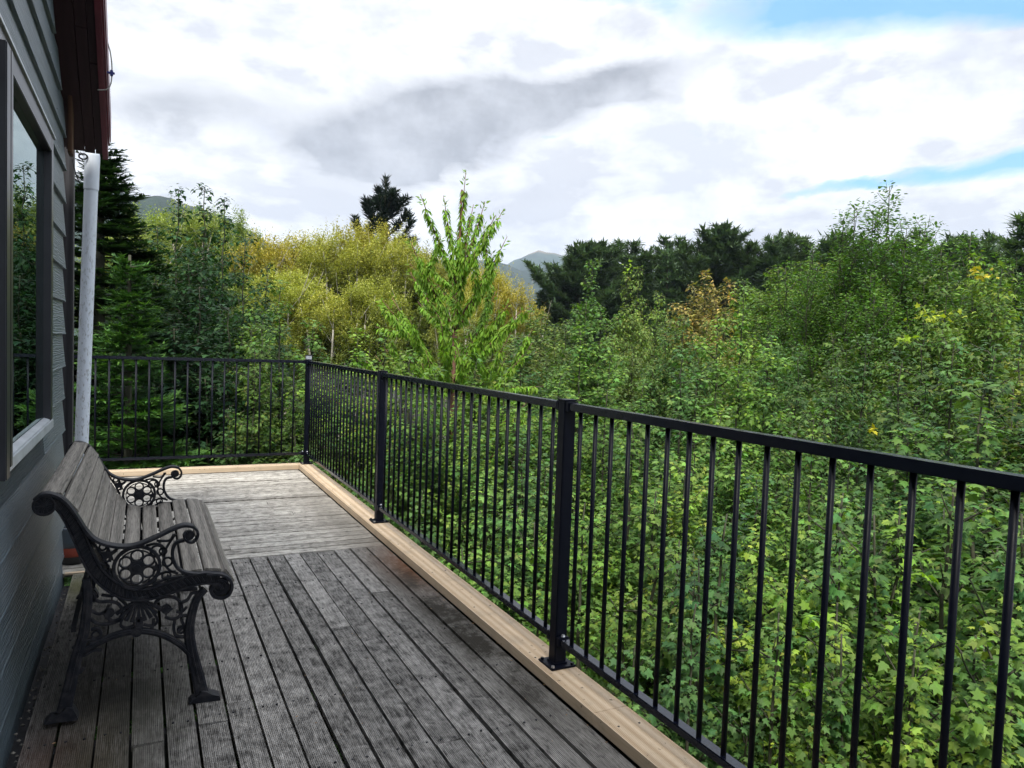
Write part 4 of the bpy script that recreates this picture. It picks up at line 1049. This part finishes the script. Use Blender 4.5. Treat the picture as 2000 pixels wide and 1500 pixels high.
# ---- crack willows: many pale leaning stems, fine yellow-green spray
def willow(key,seed,base,young):
    rg=np.random.RandomState(seed); W=Wood(); H_=11.; Rr=2.3; tips=[]
    for k in range(8):
        a=k*2.4+rg.uniform(-.4,.4); ln=rg.uniform(.05,.26); d=np.array([math.cos(a)*ln,math.sin(a)*ln,1]); p=np.array([math.cos(a),math.sin(a),0])*rg.uniform(.1,.5)
        st=curve(p,d,H_*rg.uniform(.62,.74),12,UP*.05,rg,.10); W.limb(st,rg.uniform(.08,.13),.035,6)
        for j in range(6,13):
            for q in range(2):
                aa=rg.uniform(0,6.28); e=R(rg.uniform(45,72)); dd=np.array([math.cos(aa)*math.cos(e),math.sin(aa)*math.cos(e),math.sin(e)])
                b2=curve(st[j],dd,rg.uniform(.9,2.0)*(1.1-.25*(j/12)),6,UP*.35,rg,.16); W.limb(b2,.018,.005,4); tips.append(b2)
    tw=[]
    for b2 in tips:
        for j in range(2,7):
            for q in range(3):
                dd=(b2[j]-b2[j-1]); dd=dd/np.linalg.norm(dd)+rg.normal(0,.6,3)+UP*.12; t2=curve(b2[j],dd,rg.uniform(.45,1.05),4,UP*.25,rg,.1); tw.append(t2)
    P,D,Nn,S,tp=leaf_pairs(tw,.034,.13,rg,out=.75,along=.7,drop=.0,pet=.2,pairs=2,tilt=.3,start=0.,tipsmall=.2)
    P=P+rg.normal(0,.05,P.shape); top=9.4+.5*np.sin(P[:,0]*1.7+seed)*np.cos(P[:,1]*1.9)-.30*(P[:,0]**2+P[:,1]**2)+rg.normal(0,.22,len(P)); kp=P[:,2]<top; P,D,Nn,S,tp=P[kp],D[kp],Nn[kp],S[kp],tp[kp]; mx=9.25
    hz=np.clip(P[:,2]/mx,0,1); tint=greens(len(P),rg,base,.22,None); k=(np.clip((hz-.62)/.3,0,1)*rg.uniform(.3,1,len(P)))[:,None]; tint=tint*(1-k)+np.array(young)*(1+rg.normal(0,.2,(len(P),1)))*k
    V,F,c=scatter(DIAM,P,D,Nn,S,np.clip(tint,0.003,.9)); finish_tree(key,'willow',W,'bark_pale',V,F,c,'leaf'); return mx
mw=[willow('y0',51,(.175,.225,.055),(.42,.43,.085)),willow('y1',52,(.165,.215,.055),(.44,.42,.085))]
WREM=[];PREM=[];BREM=[]
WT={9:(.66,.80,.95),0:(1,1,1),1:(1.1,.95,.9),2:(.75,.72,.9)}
for i,(x,y,z,r_,ti) in enumerate(WILLOWS):
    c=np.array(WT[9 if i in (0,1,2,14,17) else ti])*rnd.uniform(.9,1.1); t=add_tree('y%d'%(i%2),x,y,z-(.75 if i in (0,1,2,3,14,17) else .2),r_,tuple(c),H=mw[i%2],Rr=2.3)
    if i in WLAB: props(t,WLAB[i],'tree','yellow-green willows')
    else: props(t,'yellow-green willow with pale bare stems in the mass left of the cherry tree','tree','willow mass left of the cherry'); WREM.append((math.atan2(x,y),t))

# ---- conifers
def conifer(key,kind,seed,H_,Rb,dz,nb,tw_step,nl,nw,npt,base,tip,barkm,shape='cone',clear=.04,rt=.2,up0=5,curl=.15,irr=.15,tw_len=.42,hang=0.):
    rg=np.random.RandomState(seed); W=Wood(); tr=curve(np.zeros(3),UP.copy(),H_,14,UP*0,rg,.015); tr[:,2]*=H_/tr[-1,2]; W.limb(tr,rt,.012,8)
    P=[];D=[];Nn=[];S=[];K=[]
    z=H_*clear
    while z<H_*.985:
        f=1-z/H_
        prof={'cone':min(1,f*1.25),'full':min(1,(f*1.25))**.95*(.8+.2*f),'round':min(1.,f*2.6)**.55*(.55+.45*math.sin(min(1,f*1.3)*math.pi)**.5 if f<.77 else .7)}[shape]
        prof*=1+rg.normal(0,irr*.6)
        for b_ in range(nb):
            if shape!='cone' and rg.rand()<irr*.6: continue
            a=rg.uniform(0,6.28); L=max(.06*Rb,Rb*prof*rg.uniform(1-irr*1.6,1+irr)); e=R(up0+ (14*(1-f)**4) +rg.normal(0,6))
            d=np.array([math.cos(a)*math.cos(e),math.sin(a)*math.cos(e),math.sin(e)]); p0=np.array([np.interp(z,tr[:,2],tr[:,0]),np.interp(z,tr[:,2],tr[:,1]),z+rg.uniform(-.3,.3)*dz])
            br=curve(p0,d,L,6,UP*curl,rg,.10); W.limb(br,.008+.012*L*rt/.2,.003,4)
            Q,T,t=resample(br,tw_step,.12); sd=unit(np.cross(T,UP[None]+0*T))
            for s_ in (-1,1):
                tl=(tw_len*L*(1-t)*.9+tw_step*1.4)*rg.uniform(.7,1.2,len(Q)); td=unit(T*.75+sd*s_*.8-UP*hang+rg.normal(0,.1,T.shape))
                m_=np.maximum(2,(tl/tw_step*npt*.5)).astype(int)
                for q,tdd,tll,mm,tt in zip(Q,td,tl,m_,t):
                    u=np.linspace(.02,1,mm)[:,None]; pp=q+tdd*tll*u; pp[:,2]-=hang*.3*tll*(u[:,0]**2); ph=rg.uniform(0,6.28,mm); o=np.cross(tdd,UP); o/=np.linalg.norm(o)+1e-9; o2=np.cross(o,tdd)
                    oo=o*np.cos(ph)[:,None]+o2*(np.sin(ph)*.6+.25)[:,None]; P.append(pp); D.append(oo*.8+tdd*.75); Nn.append(UP+oo*.4+rg.normal(0,.2,(mm,3))); S.append(nl*rg.uniform(.7,1.2,mm)); K.append(np.clip(u[:,0]*.5+tt*.6,0,1))
            Q2,T2,t2=resample(br,tw_step*.5/npt*2,.3); n=len(Q2); ph=rg.uniform(0,6.28,n); o=unit(np.cross(T2,UP[None]+0*T2)); oo=o*np.cos(ph)[:,None]+UP*np.sin(ph)[:,None]
            P.append(Q2);D.append(oo*.8+T2*.7);Nn.append(UP+oo*.3);S.append(nl*rg.uniform(.7,1.2,n));K.append(t2)
        z+=dz*rg.uniform(.7,1.3)*(1 if f>.15 else .6)
    P,D,Nn,S,K=map(np.concatenate,(P,D,Nn,S,K)); c=greens(len(P),rg,base,.2); k=(np.clip((K-.75)/.25,0,1)*rg.uniform(0,1,len(K)))[:,None]; c=c*(1-k)+np.array(tip)*k
    tm=T_([(-nw,0,0),(nw,0,0),(0,1,-.03)],[(0,1,2)])
    V,F,c=scatter(tm,P,D,Nn,S,c); finish_tree(key,kind,W,barkm,V,F,c,'needle'); return H_
conifer('s0','spruce',61,11.,2.0,.17,9,.085,.065,.20,18.,(.017,.044,.016),(.045,.095,.028),'bark_brown','full',.03,.14,0,.30,.12,.40)
conifer('s1','spruce',62,7.2,1.5,.15,8,.085,.058,.18,18.,(.050,.125,.030),(.14,.28,.055),'bark_brown','full',.03,.09,2,.20,.15,.42)
def place(key,x,y,ztop,H_,l,wd=1.,rz=0.):
    t=PROTO[key][0]; b=float(terrain_z(np.array(x),np.array(y))); t.location=(x,y,b); t.rotation_euler=(0,0,rz); s=(ztop-b)/H_; t.scale=(wd,wd,s); props(t,l,'tree')
place('s0',-.55,11.6,3.9,11.,'tall dark spruce behind the white downpipe',1.65)
place('s1',-.15,9.6,2.2,7.2,'brighter green spruce seen through the end railing beside the downpipe',1.3)

PB=(.066,.108,.050); PT=(.12,.19,.07)
conifer('p0','pine',71,17.,3.0,.46,7,.32,.50,.15,9.,PB,PT,'bark_brown','cone',.10,.26,-2,.28,.18,.30)
conifer('p1','pine',72,17.,3.2,.46,7,.32,.52,.15,9.,(.058,.098,.046),(.10,.165,.065),'bark_brown','full',.14,.28,6,.35,.30,.34)
conifer('p2','pine',73,17.,3.0,.46,6,.32,.55,.16,9.,(.050,.084,.042),(.085,.14,.06),'bark_brown','round',.30,.30,18,.55,.42,.36)
PV={0:(17.,3.0),1:(17.,3.2),2:(17.,3.0)}
for i,(x,y,z,r_,kk) in enumerate(PINES):
    H_,R_=PV[kk]; g_=rnd.uniform(.75,1.35); r_*=1.08; t=add_tree('p%d'%kk,x,y,z-.7,r_,(g_,g_*rnd.uniform(.97,1.06),g_*rnd.uniform(.9,1.15)),H=H_,Rr=R_,lean=(rnd.gauss(0,.02),rnd.gauss(0,.02)))
    if i in PLAB: props(t,PLAB[i],'tree','dark pines along the ridge')
    else: props(t,('dark conical pine','dark full-crowned pine','dark ragged pine')[kk]+' in the row on the skyline','tree','pine row '+('conical','full-crowned','ragged')[kk]); PREM.append((math.atan2(x,y),kk,t))
for k in range(26):
    a=R(29.5+k*1.22); d_=74+4*math.sin(k*2.1); e_=float(np.interp(29.5+k*1.22,[29,32,36,44,54,62],[5.8,8.1,8.3,8.8,8.5,8.2]))+.4*math.sin(k*1.9)
    g_=rnd.uniform(.9,1.2); t=add_tree('p%d'%(k%2),d_*math.sin(a),d_*math.cos(a),1.31+d_*math.tan(R(e_)),4.4,(g_,g_,g_),H=17.,Rr=PV[k%2][1]); props(t,'dark pine crown filling the back row behind the skyline pines','tree','back row of pines'); BREM.append((a,t))
# ---- lone dark pine over the willows: up-swept heavy limbs
def lone():
    rg=np.random.RandomState(81); W=Wood(); H_=18.3; tr=curve(np.zeros(3),UP.copy(),H_,14,UP*0,rg,.02); tr[:,2]*=H_/tr[-1,2]; W.limb(tr,.30,.05,8)
    limbs=[(0,.62,0),(.15,.86,1.7),(3.2,.84,1.8),(1.4,.86,1.5),(4.5,.85,1.5),(.0,.92,1.0),(3.3,.93,.9),(2.2,.9,1.2),(5.4,.9,1.2),(3.15,.60,2.6),(.1,.57,3.0),(3.3,.70,2.8),(3.0,.74,1.6),(.2,.66,2.5),(.0,.73,2.5),(.15,.80,1.9),(3.2,.80,2.0),(1.5,.6,2.0),(4.6,.62,2.),(1.7,.75,1.8),(4.4,.78,1.6),(3.0,.88,1.1),(.1,.88,1.1),(1.2,.9,1.),(4.2,.5,2.2),(.4,.5,2.8),(2.9,.48,2.4),(1.8,.5,2.4),(.8,.42,2.4),(3.6,.4,2.4)]
    P=[];D=[];Nn=[];S=[]
    paths=[tr[8:]]
    for a,zf,L in limbs:
        if L==0: continue
        a+=-.46; d=np.array([math.cos(a),math.sin(a),.35]); p0=np.array([0,0,H_*zf*.98]); q=curve(p0,d,L*1.25,8,UP*1.5,rg,.12); W.limb(q,.09,.03,5); paths.append(q)
        for j in (3,5,6): q2=curve(q[j],d*.6+rg.normal(0,.5,3)+UP*.6,L*.42,4,UP*.9,rg,.1); paths.append(q2); W.limb(q2,.03,.01,4)
    for pa in paths:
        for rep in range(3):
            Q,T,t=resample(pa,.026,.18); n=len(Q); ph=rg.uniform(0,6.28,n); u=unit(np.cross(T,UP+np.array([.1,.05,0]))); v=np.cross(T,u); o=u*np.cos(ph)[:,None]+v*np.sin(ph)[:,None]
            w_=.30*(1.1-.6*t)*rg.uniform(0,1,n); P.append(Q+o*w_[:,None]); D.append(o*.8+T*.8); Nn.append(UP+rg.normal(0,.5,(n,3))); S.append(rg.uniform(.25,.45,n))
    P,D,Nn,S=map(np.concatenate,(P,D,Nn,S)); c=greens(len(P),rg,(.012,.024,.014),.25); V,F,c=scatter(T_([(-.13,0,0),(.13,0,0),(0,1,-.03)],[(0,1,2)]),P,D,Nn,S,c); return finish_tree('lone','lone_pine',W,'bark_brown',V,F,c,'needle')
t=lone(); t.location=(14.79,49.85,12.56-18.3); props(t,'lone black-green pine with up-swept limbs rising behind the yellow willows','tree')
# ---- thin leafy treetop peeping over the willows


order(WREM,'%s yellow-green willow from the dark spruce in the mass left of the cherry')
for k in range(3): order([q for q in PREM if q[1]==k],'%s '+('dark conical pine','dark full-crowned pine','dark ragged pine')[k]+' from the left in the skyline row')
for a in (0,20):
    order(sorted(BREM,key=lambda q:q[0])[a:a+20],'%s dark pine from the left in the '+('left part','right end')[a>0]+' of the back row')
# ---- undergrowth: leafy mat over the valley floor
rg=np.random.RandomState(91); n=52000
az_=np.radians(rg.uniform(-16,72,n)); d_=2.2+ (rg.rand(n)**1.6)*60; x_=d_*np.sin(az_); y_=d_*np.cos(az_); k=~((x_<1.75)&(y_<7.9)); x_,y_,d_=x_[k],y_[k],d_[k]; n=len(x_)
hgt=1.1*(.5+.5*np.sin(x_*.9+np.cos(y_*.7)*2))*(.5+.5*np.cos(y_*.8+x_*.3)); z_=terrain_z(x_,y_)+hgt*rg.uniform(.3,1.1,n)+.1
D=rg.normal(0,1,(n,3)); D[:,2]=D[:,2]*.3-.1; Nn=UP+rg.normal(0,.4,(n,3)); S=rg.uniform(.12,.22,n)*(1+d_/30)
V,F,c=scatter(LOBED3,np.stack([x_,y_,z_],1),D,Nn,S,greens(n,rg,(.045,.095,.022),.25)); props(link('undergrowth',tri_mesh('undergrowth',V,F,c,M['leaf'])),'leafy undergrowth covering the valley floor beneath the trees','undergrowth',kind='stuff')

# ---- haze over the valley
b=MB(); b.box(-4400,4400,-4400,4400,-8,470); hz=b.build('haze',None); hm=bpy.data.materials.new('valley_haze'); hm.use_nodes=True; hm.node_tree.nodes.clear(); HN=NT(hm.node_tree)
pv=HN.n('ShaderNodeVolumePrincipled',I={'Color':(.66,.80,1.,1),'Density':.00017,'Anisotropy':.2}); HN.n('ShaderNodeOutputMaterial',I={'Volume':pv.outputs[0]}); hz.data.materials.append(hm); props(hz,'thin blue haze filling the valley air','haze',kind='stuff')
